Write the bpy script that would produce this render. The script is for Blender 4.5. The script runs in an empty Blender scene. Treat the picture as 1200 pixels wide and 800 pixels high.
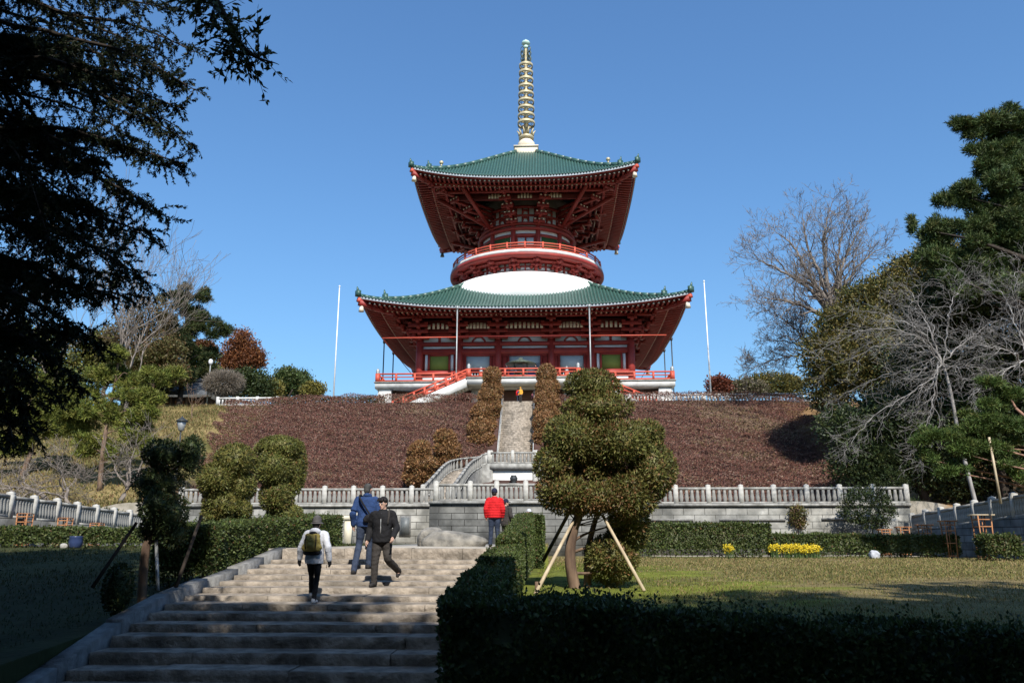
import bpy, math, random
import numpy as np
from mathutils import Vector
R = math.radians
SC = bpy.context.scene
COL = SC.collection

# ------------------------------------------------------------------ camera
cam_d = bpy.data.cameras.new("camera"); cam_o = bpy.data.objects.new("camera", cam_d); COL.objects.link(cam_o)
cam_o.location = (3.0, 0.0, 0.0); cam_o.rotation_euler = (R(104.0), 0.0, R(2.5))
cam_d.sensor_width = 36.0; cam_d.lens = 27.99; cam_d.clip_start = 0.05; cam_d.clip_end = 6000
SC.camera = cam_o

# ------------------------------------------------------------------ light
SUN_EL, SUN_AZ = 45.0, 14.0          # behind the photographer, a little to the right
W = bpy.data.worlds.new("World"); SC.world = W; W.use_nodes = True
wn = W.node_tree; wn.nodes.clear()
sky = wn.nodes.new("ShaderNodeTexSky"); sky.sky_type = 'NISHITA'; sky.sun_disc = False
sky.sun_elevation = R(SUN_EL); sky.sun_rotation = R(180.0 - SUN_AZ)
sky.altitude = 0; sky.air_density = 1.5; sky.dust_density = 1.5; sky.ozone_density = 10.0
bg = wn.nodes.new("ShaderNodeBackground"); bg.inputs[1].default_value = 0.122
wo = wn.nodes.new("ShaderNodeOutputWorld")
tint = wn.nodes.new("ShaderNodeMix"); tint.data_type = 'RGBA'; tint.blend_type = 'MULTIPLY'; tint.inputs[0].default_value = 1.0; tint.inputs[7].default_value = (0.86, 0.98, 1.03, 1)
wn.links.new(sky.outputs[0], tint.inputs[6]); wn.links.new(tint.outputs[2], bg.inputs[0]); wn.links.new(bg.outputs[0], wo.inputs[0])
sun_d = bpy.data.lights.new("sun", 'SUN'); sun_d.energy = 5.0; sun_d.angle = R(0.5); sun_d.color = (1.0, 0.95, 0.87)
sun_o = bpy.data.objects.new("sun", sun_d); COL.objects.link(sun_o)
sun_o.rotation_euler = (R(90 - SUN_EL), 0, R(SUN_AZ)); sun_o.location = (10, -60, 60)
SC.view_settings.view_transform = 'Standard'; SC.view_settings.look = 'None'
SC.view_settings.exposure = 0.5; SC.view_settings.gamma = 1.0; SC.view_settings.use_curve_mapping = False
SC.cycles.max_bounces = 5; SC.cycles.diffuse_bounces = 3; SC.cycles.glossy_bounces = 2
SC.cycles.transmission_bounces = 2; SC.cycles.transparent_max_bounces = 4

# ------------------------------------------------------------------ photograph pixel -> point at a given depth (for placing things)
_F, _P, _Y = 933.0, R(14.0), R(2.5)
_C = np.array([3.0, 0, 0])
_fw = np.array([-math.sin(_Y)*math.cos(_P), math.cos(_Y)*math.cos(_P), math.sin(_P)])
_rt = np.array([math.cos(_Y), math.sin(_Y), 0.0]); _up = np.cross(_rt, _fw)
def at(px, py, Y):
    d = _fw + _rt*(px-600)/_F + _up*(400-py)/_F
    return _C + d*(Y-_C[1])/d[1]

# ------------------------------------------------------------------ mesh builders
def wloc(o):
    l = Vector((0, 0, 0))
    while o is not None:
        l = l + o.location; o = o.parent
    return l
def raw_mesh(name, V, loops, starts, mat=None, smooth=False, cols=None):
    me = bpy.data.meshes.new(name)
    V = np.ascontiguousarray(V, dtype=np.float32); loops = np.ascontiguousarray(loops, dtype=np.int32)
    starts = np.ascontiguousarray(starts, dtype=np.int32)
    me.vertices.add(len(V)); me.vertices.foreach_set("co", V.ravel())
    me.loops.add(len(loops)); me.loops.foreach_set("vertex_index", loops)
    me.polygons.add(len(starts)); me.polygons.foreach_set("loop_start", starts)
    if smooth: me.polygons.foreach_set("use_smooth", np.ones(len(starts), dtype=bool))
    if cols is not None:
        a = me.attributes.new("col", 'FLOAT_COLOR', 'POINT')
        c4 = np.ones((len(V), 4), dtype=np.float32); c4[:, :3] = cols
        a.data.foreach_set("color", c4.ravel())
    me.update(calc_edges=True); me.validate()
    if mat: me.materials.append(mat)
    return me
def place(name, me, parent, off):
    o = bpy.data.objects.new(name, me); COL.objects.link(o)
    if parent is not None: o.parent = parent
    o.location = off
    return o
class MB:
    def __init__(s): s.v = []; s.f = []; s.n = 0; s.k = None; s.c = []
    def rot(s, k, cx=0.0, cy=0.0): s.k = None if k is None else (math.cos(k), math.sin(k), cx, cy); return s
    def add(s, V, F, col=None):
        V = np.asarray(V, dtype=float).reshape(-1, 3)
        if s.k is not None:
            c, sn, cx, cy = s.k; W_ = V.copy()
            W_[:, 0] = cx + c*(V[:, 0]-cx) - sn*(V[:, 1]-cy); W_[:, 1] = cy + sn*(V[:, 0]-cx) + c*(V[:, 1]-cy); V = W_
        s.v.append(V); n = s.n
        s.f.extend([tuple(i+n for i in f) for f in F]); s.n += len(V)
        if col is not None: s.c.append(np.tile(np.asarray(col, float), (len(V), 1)))
    def bx(s, x0, x1, y0, y1, z0, z1, rz=0.0):
        V = np.array([[x0,y0,z0],[x1,y0,z0],[x1,y1,z0],[x0,y1,z0],[x0,y0,z1],[x1,y0,z1],[x1,y1,z1],[x0,y1,z1]], float)
        if rz:
            cx, cy = (x0+x1)/2, (y0+y1)/2; c, sn = math.cos(rz), math.sin(rz); X = V[:, 0]-cx; Yy = V[:, 1]-cy
            V[:, 0] = cx + c*X - sn*Yy; V[:, 1] = cy + sn*X + c*Yy
        s.add(V, [(0,3,2,1),(4,5,6,7),(0,1,5,4),(1,2,6,5),(2,3,7,6),(3,0,4,7)]); return s
    def beam(s, a, b, w, h):
        a = np.array(a, float); b = np.array(b, float); d = b-a; L = np.linalg.norm(d) or 1e-6; d /= L
        sd = np.cross(d, [0, 0, 1.0]); ln = np.linalg.norm(sd)
        sd = np.array([1.0, 0, 0]) if ln < 1e-4 else sd/ln
        u = np.cross(sd, d); V = []
        for p in (a, b):
            for q, r in ((-1,-1),(1,-1),(1,1),(-1,1)): V.append(p + sd*q*w/2 + u*r*h/2)
        s.add(V, [(3,2,1,0),(4,5,6,7),(0,1,5,4),(1,2,6,5),(2,3,7,6),(3,0,4,7)]); return s
    def tube(s, pts, rad, n=8, cap=True):
        P = np.asarray(pts, float); m = len(P)
        rad = np.full(m, rad, float) if np.isscalar(rad) else np.asarray(rad, float)
        T = np.gradient(P, axis=0) if m > 1 else np.array([[0, 0, 1.0]])
        T /= (np.linalg.norm(T, axis=1)[:, None] + 1e-9)
        ref = np.array([0.31, 0.17, 0.93]) if abs(T[0] @ np.array([0.31, 0.17, 0.93])) < .9 else np.array([1.0, 0.1, 0])
        a = np.arange(n)*2*math.pi/n; V = []
        for i in range(m):
            A = np.cross(T[i], ref); A /= np.linalg.norm(A)+1e-9; B = np.cross(T[i], A)
            V.append(P[i] + rad[i]*(np.cos(a)[:, None]*A + np.sin(a)[:, None]*B))
        F = []
        for i in range(m-1):
            for j in range(n):
                k = (j+1) % n; F.append((i*n+j, i*n+k, (i+1)*n+k, (i+1)*n+j))
        if cap: F.append(tuple(range(n-1, -1, -1))); F.append(tuple((m-1)*n+j for j in range(n)))
        s.add(np.concatenate(V), F); return s
    def lathe(s, prof, n=32, cx=0.0, cy=0.0, closed=False, a0=0.0, a1=2*math.pi):
        full = abs(a1-a0-2*math.pi) < 1e-6; m = n if full else n+1
        a = a0 + np.arange(m)*(a1-a0)/n; V = []
        for r, z in prof: V.append(np.stack([cx+r*np.cos(a), cy+r*np.sin(a), np.full(m, z)], 1))
        F = []; np_ = len(prof)
        for i in range(np_ if closed else np_-1):
            i2 = (i+1) % np_
            for j in range(n):
                k = (j+1) % m; F.append((i*m+j, i*m+k, i2*m+k, i2*m+j))
        if not closed and full:
            if prof[0][0] > 1e-6: F.append(tuple(range(m-1, -1, -1)))
            if prof[-1][0] > 1e-6: F.append(tuple((np_-1)*m+j for j in range(m)))
        s.add(np.concatenate(V), F); return s
    def ball(s, c, r, n=10, m=8):
        r = (r, r, r) if np.isscalar(r) else r; V = []
        for i in range(m+1):
            t = math.pi*i/m - math.pi/2
            for j in range(n):
                a = 2*math.pi*j/n; V.append((c[0]+r[0]*math.cos(t)*math.cos(a), c[1]+r[1]*math.cos(t)*math.sin(a), c[2]+r[2]*math.sin(t)))
        F = [(i*n+j, i*n+(j+1) % n, (i+1)*n+(j+1) % n, (i+1)*n+j) for i in range(m) for j in range(n)]
        s.add(V, F); return s
    def strip(s, rows):           # rows of equal length points -> sheet
        m = len(rows[0]); V = np.concatenate([np.asarray(r, float) for r in rows])
        F = [(i*m+j, i*m+j+1, (i+1)*m+j+1, (i+1)*m+j) for i in range(len(rows)-1) for j in range(m-1)]
        s.add(V, F); return s
    def build(s, name, mat, parent=None, smooth=False, origin=None):
        V = np.concatenate(s.v)
        if parent is not None: off = np.array(wloc(parent))
        elif origin is not None: off = np.array(origin, float)
        else: off = np.array([(V[:, 0].min()+V[:, 0].max())/2, (V[:, 1].min()+V[:, 1].max())/2, V[:, 2].min()])
        loops = np.concatenate([np.asarray(f) for f in s.f]); ln = np.array([len(f) for f in s.f])
        st = np.concatenate([[0], np.cumsum(ln)[:-1]])
        me = raw_mesh(name, V-off, loops, st, mat, smooth, np.concatenate(s.c) if s.c else None)
        return place(name, me, parent, (0, 0, 0) if parent is not None else off)
def tag(o, label=None, cat=None, group=None, kind=None):
    if label: o["label"] = label
    if cat: o["category"] = cat
    if group: o["group"] = group
    if kind: o["kind"] = kind
    return o
def empty(name, loc, label, cat, group=None):
    o = bpy.data.objects.new(name, None); COL.objects.link(o); o.location = loc; o.empty_display_size = 0.3
    return tag(o, label, cat, group)
def inst(name, me, parent, loc, rz=0.0, sc=None):
    o = bpy.data.objects.new(name, me); COL.objects.link(o); o.parent = parent
    o.location = Vector(loc) - (wloc(parent) if parent is not None else Vector((0, 0, 0))); o.rotation_euler = (0, 0, rz)
    if sc is not None: o.scale = (sc, sc, sc) if np.isscalar(sc) else sc
    return o

# ------------------------------------------------------------------ materials
def mat(name, c, rough=0.7, c2=None, scale=4.0, stretch=(1, 1, 1), bump=0.0, bscale=None, metal=0.0, spec=0.4, detail=5.0,
        attr=False, transl=0.0, contrast=(0.35, 0.65), stain=None, brick=None, coat=0.0):
    m = bpy.data.materials.new(name); m.use_nodes = True; nt = m.node_tree; N = nt.nodes; Lk = nt.links
    b = N["Principled BSDF"]; b.inputs["Roughness"].default_value = rough; b.inputs["Metallic"].default_value = metal
    b.inputs["Specular IOR Level"].default_value = spec
    if coat: b.inputs["Coat Weight"].default_value = coat; b.inputs["Coat Roughness"].default_value = 0.15
    tc = N.new("ShaderNodeTexCoord"); mp = N.new("ShaderNodeMapping"); mp.inputs["Scale"].default_value = stretch
    Lk.new(tc.outputs["Object"], mp.inputs[0])
    nz = N.new("ShaderNodeTexNoise"); nz.inputs["Scale"].default_value = scale; nz.inputs["Detail"].default_value = detail
    Lk.new(mp.outputs[0], nz.inputs["Vector"])
    rp = N.new("ShaderNodeMapRange"); rp.inputs[1].default_value = contrast[0]; rp.inputs[2].default_value = contrast[1]
    Lk.new(nz.outputs[0], rp.inputs[0])
    c2 = c2 if c2 is not None else tuple(x*0.75 for x in c)
    mx = N.new("ShaderNodeMix"); mx.data_type = 'RGBA'; Lk.new(rp.outputs[0], mx.inputs[0])
    mx.inputs[6].default_value = (*c2, 1); mx.inputs[7].default_value = (*c, 1); out = mx.outputs[2]
    if attr:
        at_ = N.new("ShaderNodeAttribute"); at_.attribute_name = "col"
        m2 = N.new("ShaderNodeMix"); m2.data_type = 'RGBA'; m2.blend_type = 'MULTIPLY'; m2.inputs[0].default_value = 1
        Lk.new(out, m2.inputs[6]); Lk.new(at_.outputs[0], m2.inputs[7]); out = m2.outputs[2]
    hgt = nz.outputs[0]
    if brick:
        sx = N.new("ShaderNodeSeparateXYZ"); Lk.new(tc.outputs["Object"], sx.inputs[0])
        ad = N.new("ShaderNodeMath"); Lk.new(sx.outputs[0], ad.inputs[0]); Lk.new(sx.outputs[1], ad.inputs[1])
        cb = N.new("ShaderNodeCombineXYZ"); Lk.new(ad.outputs[0], cb.inputs[0]); Lk.new(sx.outputs[2], cb.inputs[1])
        bk = N.new("ShaderNodeTexBrick"); bk.inputs["Scale"].default_value = 1.0
        bk.inputs["Brick Width"].default_value = brick[0]; bk.inputs["Row Height"].default_value = brick[1]
        bk.inputs["Mortar Size"].default_value = brick[2]; bk.inputs["Mortar Smooth"].default_value = 0.3
        bk.inputs["Color1"].default_value = (1, 1, 1, 1); bk.inputs["Color2"].default_value = (0.68, 0.68, 0.68, 1)
        bk.inputs["Mortar"].default_value = (0.12, 0.115, 0.11, 1); bk.inputs["Bias"].default_value = -0.2
        Lk.new(cb.outputs[0], bk.inputs["Vector"])
        m3 = N.new("ShaderNodeMix"); m3.data_type = 'RGBA'; m3.blend_type = 'MULTIPLY'; m3.inputs[0].default_value = 1
        Lk.new(out, m3.inputs[6]); Lk.new(bk.outputs["Color"], m3.inputs[7]); out = m3.outputs[2]
        hm = N.new("ShaderNodeMath"); hm.operation = 'MULTIPLY_ADD'; hm.inputs[1].default_value = -0.8
        Lk.new(bk.outputs["Fac"], hm.inputs[0]); Lk.new(nz.outputs[0], hm.inputs[2]); hgt = hm.outputs[0]
    if stain:                     # (colour, scale, amount, vertical?) weathering with its own outline
        mp2 = N.new("ShaderNodeMapping"); mp2.inputs["Scale"].default_value = (1, 1, stain[3]); Lk.new(tc.outputs["Object"], mp2.inputs[0])
        n2 = N.new("ShaderNodeTexNoise"); n2.inputs["Scale"].default_value = stain[1]; n2.inputs["Detail"].default_value = 6; Lk.new(mp2.outputs[0], n2.inputs["Vector"])
        r2 = N.new("ShaderNodeMapRange"); r2.inputs[1].default_value = 0.48; r2.inputs[2].default_value = 0.68; r2.inputs[4].default_value = stain[2]
        Lk.new(n2.outputs[0], r2.inputs[0])
        m4 = N.new("ShaderNodeMix"); m4.data_type = 'RGBA'; Lk.new(r2.outputs[0], m4.inputs[0]); Lk.new(out, m4.inputs[6]); m4.inputs[7].default_value = (*stain[0], 1); out = m4.outputs[2]
    Lk.new(out, b.inputs["Base Color"])
    if bump:
        bp = N.new("ShaderNodeBump"); bp.inputs["Strength"].default_value = bump; bp.inputs["Distance"].default_value = 0.05
        if bscale and not brick:
            n3 = N.new("ShaderNodeTexNoise"); n3.inputs["Scale"].default_value = bscale; n3.inputs["Detail"].default_value = 6
            Lk.new(mp.outputs[0], n3.inputs["Vector"]); hgt = n3.outputs[0]
        Lk.new(hgt, bp.inputs["Height"]); Lk.new(bp.outputs[0], b.inputs["Normal"])
    if transl:
        tr = N.new("ShaderNodeBsdfTranslucent"); Lk.new(out, tr.inputs[0])
        ms = N.new("ShaderNodeMixShader"); ms.inputs[0].default_value = transl
        Lk.new(b.outputs[0], ms.inputs[1]); Lk.new(tr.outputs[0], ms.inputs[2]); Lk.new(ms.outputs[0], N["Material Output"].inputs[0])
    return m
WHT = (1, 1, 1)
M = {}
M['ground'] = mat('ground_cover', WHT, .95, (.55, .55, .5), 1.7, bump=.6, bscale=9, attr=True, spec=.1, detail=8, contrast=(.3, .7))
M['leaf'] = mat('leaf', WHT, .55, (.75, .75, .7), 1.5, attr=True, transl=.22, spec=.3)
M['shrubleaf'] = mat('russet_leaf', WHT, .9, (.8, .78, .75), .8, attr=True, spec=.05)
M['needle'] = mat('needle', WHT, .6, (.8, .8, .75), 1.2, attr=True, transl=.12, spec=.25)
M['grass'] = mat('grass_blade', WHT, .7, (.75, .75, .7), .8, attr=True, transl=.2, spec=.15)
M['bark'] = mat('bark', (.20, .135, .09), .9, (.09, .06, .045), 6, (1, 1, .25), bump=.6, spec=.1)
M['barkdark'] = mat('dark_bark', (.05, .04, .032), .9, (.03, .024, .02), 6, (1, 1, .25), bump=.5, spec=.1)
M['barkgrey'] = mat('grey_bark', (.24, .205, .175), .9, (.12, .10, .088), 3, (1, 1, .4), bump=.3, spec=.1)
M['barkpale'] = mat('pale_bark', (.33, .31, .29), .9, (.16, .145, .135), 3, (1, 1, .4), bump=.3, spec=.1)
M['barkred'] = mat('pine_bark', (.3, .17, .12), .9, (.16, .1, .075), 5, (1, 1, .4), bump=.5, spec=.1)
M['stone'] = mat('weathered_granite', (.36, .35, .32), .85, (.225, .217, .198), 3, bump=.35, bscale=18, spec=.2, detail=8, stain=((.13, .125, .11), 1.6, .75, .45))
M['stonelight'] = mat('pale_granite', (.42, .405, .37), .85, (.29, .28, .25), 5, bump=.3, bscale=25, spec=.2, detail=8, stain=((.2, .19, .16), 1.1, .6, .6))
M['wallstone'] = mat('stone_blocks', (.37, .36, .325), .85, (.19, .185, .165), 1.6, bump=.7, spec=.2, detail=8, brick=(1.3, .42, .016), stain=((.085, .085, .078), .8, .8, .5))
M['walldark'] = mat('dark_stone_blocks', (.23, .225, .205), .85, (.11, .108, .098), 1.5, bump=.8, spec=.2, detail=8, brick=(1.5, .36, .018), stain=((.06, .06, .056), .9, .8, .6))
M['step'] = mat('step_stone', (.35, .30, .245), .95, (.17, .145, .118), 4.5, bump=1.0, bscale=11, spec=.05, detail=9, stain=((.10, .088, .072), 1.2, .7, 1))
M['kerb'] = mat('kerb_stone', (.215, .21, .2), .85, (.12, .118, .112), 6, bump=.4, bscale=20, spec=.2, stain=((.14, .135, .12), 2.2, .6, .6))
M['rock'] = mat('rock', (.27, .25, .215), .9, (.10, .097, .09), 2.6, bump=1.0, bscale=7, spec=.15, detail=9)
M['concrete'] = mat('white_concrete', (.62, .61, .58), .8, (.48, .47, .45), 1.2, bump=.15, spec=.2, stain=((.34, .33, .31), .9, .5, .4))
M['plaster'] = mat('white_plaster', (.80, .80, .78), .75, (.70, .70, .68), .35, (1, 1, .25), spec=.2)
M['wallwhite'] = mat('white_wall', (.66, .66, .66), .8, (.55, .55, .55), .9, spec=.2)
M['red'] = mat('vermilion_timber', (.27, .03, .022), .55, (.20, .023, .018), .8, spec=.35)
M['redlit'] = mat('sunlit_vermilion', (.50, .088, .05), .5, (.42, .07, .042), 1.2, spec=.3)  # same vermilion paint, brightened so the sunlight sits in the colour
M['reddeep'] = mat('shade_red_boards', (.10, .014, .011), .8, (.075, .011, .009), .9, spec=.25)  # vermilion darkened to carry the shade under the eaves
M['tile'] = mat('green_glazed_tile', (.045, .105, .083), .42, (.03, .075, .06), 2.3, (1, 1, 1), spec=.45)  # ribs paler than the pans: their highlights are put into the colour
M['tilepan'] = mat('green_tile_pan', (.016, .05, .04), .5, (.014, .042, .033), 2.3, spec=.4)  # same glaze darkened between the ribs for contrast with their painted highlights
M['fascia'] = mat('pale_fascia', (.40, .44, .48), .55, (.34, .38, .41), 1, spec=.3)
M['cream'] = mat('cream_paint', (.68, .60, .46), .6, (.58, .5, .38), 1, spec=.3)
M['gold'] = mat('gilded_bronze', (.50, .43, .27), .5, (.36, .30, .18), 1.4, metal=.25, spec=.5)
M['verdigris_shade'] = mat('verdigris_shade_bronze', (.12, .16, .13), .5, (.07, .08, .06), 3, metal=.3)  # bronze; its dark tone also stands in for shadow on the spire scrolls
M['glass'] = mat('bright_glass', (.45, .62, .56), .2, (.36, .52, .47), 3, spec=.6)
M['panelgreen'] = mat('olive_blind', (.20, .235, .05), .7, (.17, .2, .045), .6, spec=.2)
M['panelgreen2'] = mat('green_blind', (.05, .11, .035), .7, (.04, .09, .03), .8, spec=.2)
M['screen'] = mat('grey_screen', (.36, .42, .44), .6, (.32, .37, .39), .6, spec=.3)
M['dark'] = mat('dark_interior', (.02, .02, .022), .8, (.015, .015, .016), 2)
M['indigo'] = mat('indigo_curtain', (.05, .045, .12), .9, (.04, .035, .09), 2)
M['metal'] = mat('grey_metal', (.33, .34, .34), .45, (.25, .26, .26), 2, metal=.3)
M['metaldark'] = mat('dark_metal', (.05, .055, .06), .5, (.035, .04, .042), 2, metal=.3)
M['whitepole'] = mat('white_pole_paint', (.72, .73, .74), .4, (.62, .63, .64), 2)
M['wood'] = mat('rustic_orange_wood', (.42, .19, .08), .8, (.28, .12, .05), 5, (1, 1, .3), bump=.3)
M['bamboo'] = mat('pale_pole_wood', (.50, .41, .28), .7, (.36, .28, .18), 6, (1, 1, .3), bump=.2)
M['woodold'] = mat('old_timber', (.09, .06, .045), .85, (.05, .035, .03), 3)
M['roofgrey'] = mat('grey_roof_tile', (.17, .18, .19), .5, (.11, .115, .12), 2)
M['brownwall'] = mat('brown_wall', (.17, .085, .06), .8, (.13, .065, .05), 1)
M['bluepot'] = mat('blue_glaze', (.035, .055, .13), .3, (.025, .04, .1), 3, spec=.5)
M['yellow'] = mat('yellow_petals', (.75, .58, .03), .6, (.6, .45, .02), 6, transl=.2)
# ------------------------------------------------------------------ vegetation helpers
def runit(rng, n):
    v = rng.normal(size=(n, 3)); return v/np.linalg.norm(v, axis=1)[:, None]
def unit(v): return v/(np.linalg.norm(v, axis=1)[:, None]+1e-9)
def lump(P, s, seed):             # smooth pseudo noise in about -1..1
    r = np.random.default_rng(seed); o = np.zeros(len(P))
    for i in range(6):
        k = r.normal(size=P.shape[1]); k *= s*(0.6+0.35*i)/np.linalg.norm(k); o += np.sin(P @ k + r.uniform(0, 6.28))/(1+.35*i)
    return o/2.6
def leaf_quads(P, D, N, L, Wd):
    S = unit(np.cross(D, N)); L = np.broadcast_to(np.asarray(L, float), (len(P),))[:, None]; Wd = np.broadcast_to(np.asarray(Wd, float), (len(P),))[:, None]
    V = np.empty((len(P), 4, 3)); mid = P + D*L*.45 + N*L*.06
    V[:, 0] = P; V[:, 1] = mid + S*Wd*.5; V[:, 2] = P + D*L; V[:, 3] = mid - S*Wd*.5
    return V
def leaf_mesh(name, Vq, colr, material, off, extra=None):
    n = len(Vq); V = Vq.reshape(-1, 3); C = np.repeat(colr, 4, axis=0)
    loops = np.arange(n*4); st = np.arange(n)*4
    if extra is not None:         # (verts, quads, colours) solid inner body
        ev, ef, ec = extra; loops = np.concatenate([loops, (np.asarray(ef)+len(V)).ravel()])
        st = np.concatenate([st, n*4+np.arange(len(ef))*4]); V = np.concatenate([V, ev]); C = np.concatenate([C, ec])
    return raw_mesh(name, V-np.asarray(off), loops, st, material, False, C)
def pick(rng, n, table, jit=.25):  # table of (weight, colour)
    w = np.array([t[0] for t in table], float); c = np.array([t[1] for t in table])
    i = rng.choice(len(w), n, p=w/w.sum()); f = 1+rng.uniform(-jit, jit, (n, 1))
    return np.clip(c[i]*f*(1+rng.uniform(-.08, .08, (n, 3))), 0, 1)
def ss(a, b, x): t = np.clip((x-a)/(b-a), 0, 1); return t*t*(3-2*t)
def lin(x, *pts): return np.interp(x, [p[0] for p in pts], [p[1] for p in pts])

# ------------------------------------------------------------------ terrain
def hill(y): return lin(y, (66, 2.35), (85, 14.5), (4000, 14.5))
def ground_z(x, y):
    x = np.asarray(x, float); y = np.asarray(y, float)
    right = lin(y, (8.2, -1.72), (10.5, -1.0), (14, -.95), (45, -.88))
    left = lin(y, (8.0, -1.75), (17, -1.0), (32, -.33), (45, -.33))
    z = np.where(x > 1.93, right, np.where(x < -3.93, left, np.where(y < 9.6, -2.15, np.where(y < 20.3, -2.6, -.23))))
    z = np.where((x <= 3.0) & (x >= -12.1) & (y > 30), -.23, z)
    up = hill(y)
    z = np.where((y > 51.25) & (x > -21.9) & (x < 25.3), up, z)
    z = np.where((y > 47.25) & (x > -3.85) & (x < 8.85), up, z)
    side = lin(y, (24, -.45), (34, .9), (48, .45), (52, 1.2), (86, 14.5), (4000, 14.5))
    m = (x < -21.75)
    z = np.where(m, np.where(y < 51.25, side, side + (up-side)*ss(-30, -24, x)), z)
    m = (x > 25.25)
    z = np.where(m, np.where(y < 51.25, side, side + (up-side)*(1-ss(26, 32, x))), z)
    # the approach to the staircase is cut into the hill
    z = np.where((np.abs(x) < 2.15) & (y > 69.9) & (y < 75.2), np.minimum(z, 6.3), z)
    z = np.where((np.abs(x) < 1.75) & (y >= 75.2) & (y < 85.2), np.minimum(z, lin(y, (75, 6.3), (85, 13.9))), z)
    return z
def axis(lo, hi, st, brk, far):
    a = list(np.arange(lo, hi+.01, st)) + brk + far + [-f for f in far]
    return np.unique(np.round(a, 4))
xs = axis(-72, 72, .8, [-21.9, -21.75, -12.12, -12.08, -3.95, -3.91, -3.86, -3.84, 1.91, 1.95, 2.98, 3.02, 8.84, 8.86, 25.24, 25.32, -2.16, -2.14, 2.14, 2.16, -1.76, -1.74, 1.74, 1.76], [90, 130, 220, 420, 900, 2500])
ys = axis(-16, 140, .8, [9.58, 9.62, 20.28, 20.32, 29.98, 30.02, 47.24, 47.27, 51.24, 51.27, 66, 69.88, 69.92, 75.18, 75.22, 85, 85.18, 85.22], [180, 260, 420, 900, 2500])
X, Y = np.meshgrid(xs, ys); Z = ground_z(X, Y)
G = np.stack([X, Y, np.zeros_like(X)], -1).reshape(-1, 3)
nA = lump(G[:, :2], .55, 1); nB = lump(G[:, :2], 1.9, 2); nC = lump(G[:, :2], .12, 3)
gx, gy = G[:, 0], G[:, 1]
flat = ~((gx > -4.5) & (gx < 3.2) & (gy < 47.5))
Zf = Z.ravel() + np.where(flat, .035*nA + .02*nB, 0) + np.where((gy > 86) & (np.abs(gx) > 60), 0, 0)
C = np.tile(np.array([.13, .12, .06]), (len(G), 1))
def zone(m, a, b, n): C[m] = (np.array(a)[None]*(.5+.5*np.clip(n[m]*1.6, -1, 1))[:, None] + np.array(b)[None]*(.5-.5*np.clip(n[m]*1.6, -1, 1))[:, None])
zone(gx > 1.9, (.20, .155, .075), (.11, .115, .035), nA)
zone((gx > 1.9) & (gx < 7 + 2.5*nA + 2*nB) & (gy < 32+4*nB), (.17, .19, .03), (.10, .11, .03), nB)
zone(gx < -3.9, (.045, .052, .02), (.03, .036, .014), nA)  # left lawn: tree shade put into the ground colour
zone((gy > 47.2) & (np.abs(gx) < 28), (.32, .29, .24), (.26, .23, .19), nB)
zone((gy > 65.5) & (np.abs(gx) < 30), (.10, .055, .045), (.07, .04, .035), nB)
zone((gy > 85.1), (.32, .28, .21), (.26, .23, .17), nA)
zone((gx < -21.8) & (gy > 34) & (gy < 95) & ~((gx > -27) & (gy > 51)), (.25, .19, .085), (.115, .105, .038), nA+.5*nB)
zone((gx > 25.2) & (gy > 34) & (gy < 95) & ~((gx < 27.5) & (gy > 51)), (.32, .19, .09), (.16, .10, .05), nA+.5*nB)
V = np.stack([gx, gy, Zf], 1); nx, ny = len(xs), len(ys)
I = np.arange(nx*ny).reshape(ny, nx)
Q = np.stack([I[:-1, :-1], I[:-1, 1:], I[1:, 1:], I[1:, :-1]], -1).reshape(-1, 4)
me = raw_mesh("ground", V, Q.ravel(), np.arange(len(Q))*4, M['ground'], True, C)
tag(place("ground", me, None, (0, 0, 0)), "lawns, terraces and hillside below and around the pagoda", None, None, "structure")
b = MB(); b.bx(-4.0, 1.92, 20.34, 47.0, -.4, -.2)
tag(b.build("path", mat('path_paving', (.36, .34, .30), .9, (.24, .22, .195), 2.5, bump=.5, bscale=14, spec=.15, stain=((.14, .13, .11), .9, .5, 1))), "stone paved landing beyond the top of the steps", None, None, "structure")

# ------------------------------------------------------------------ grass blades on the lawns
def blades(name, n, x0, x1, y0, y1, seed, table, lab, hmin, hmax):
    rng = np.random.default_rng(seed)
    y = y0*(y1/y0)**rng.uniform(size=n); x = rng.uniform(x0, x1, n)
    k = (np.abs((x-3)/y + .043) < .70); x, y = x[k], y[k]; n = len(x)
    P = np.stack([x, y, ground_z(x, y)-.01], 1)
    D = unit(np.stack([rng.normal(0, .45, n), rng.normal(0, .45, n), np.ones(n)], 1)); N = runit(rng, n)
    far = np.clip(y/14, .8, 2.6)
    c = pick(rng, n, table)
    moss = (x > 0) & (x < 7.2 + 2.5*lump(P[:, :2], .55, 1) + rng.normal(0, 1.6, n)) & (y < 31+rng.normal(0, 2, n)); c[moss] = pick(rng, int(moss.sum()), [(5, (.17, .19, .03)), (3, (.11, .13, .03)), (1, (.2, .17, .06))])
    L = rng.uniform(hmin, hmax, n)*np.where(moss, .6, 1)*np.sqrt(far)
    me = leaf_mesh(name, leaf_quads(P, D, N, L, .014*far), c, M['grass'], (0, 0, 0))
    tag(place(name, me, None, (0, 0, 0)), lab, "grass", None, "stuff")
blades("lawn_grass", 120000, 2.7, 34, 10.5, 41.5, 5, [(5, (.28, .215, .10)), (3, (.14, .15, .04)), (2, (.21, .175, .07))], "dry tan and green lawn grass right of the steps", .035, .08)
blades("shaded_grass", 45000, -30, -4.4, 9.5, 41, 6, [(4, (.048, .06, .02)), (2, (.075, .066, .03)), (1, (.03, .042, .014))], "shaded green lawn grass left of the steps", .04, .09)  # blade colours darkened to deepen the tree shade

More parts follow.
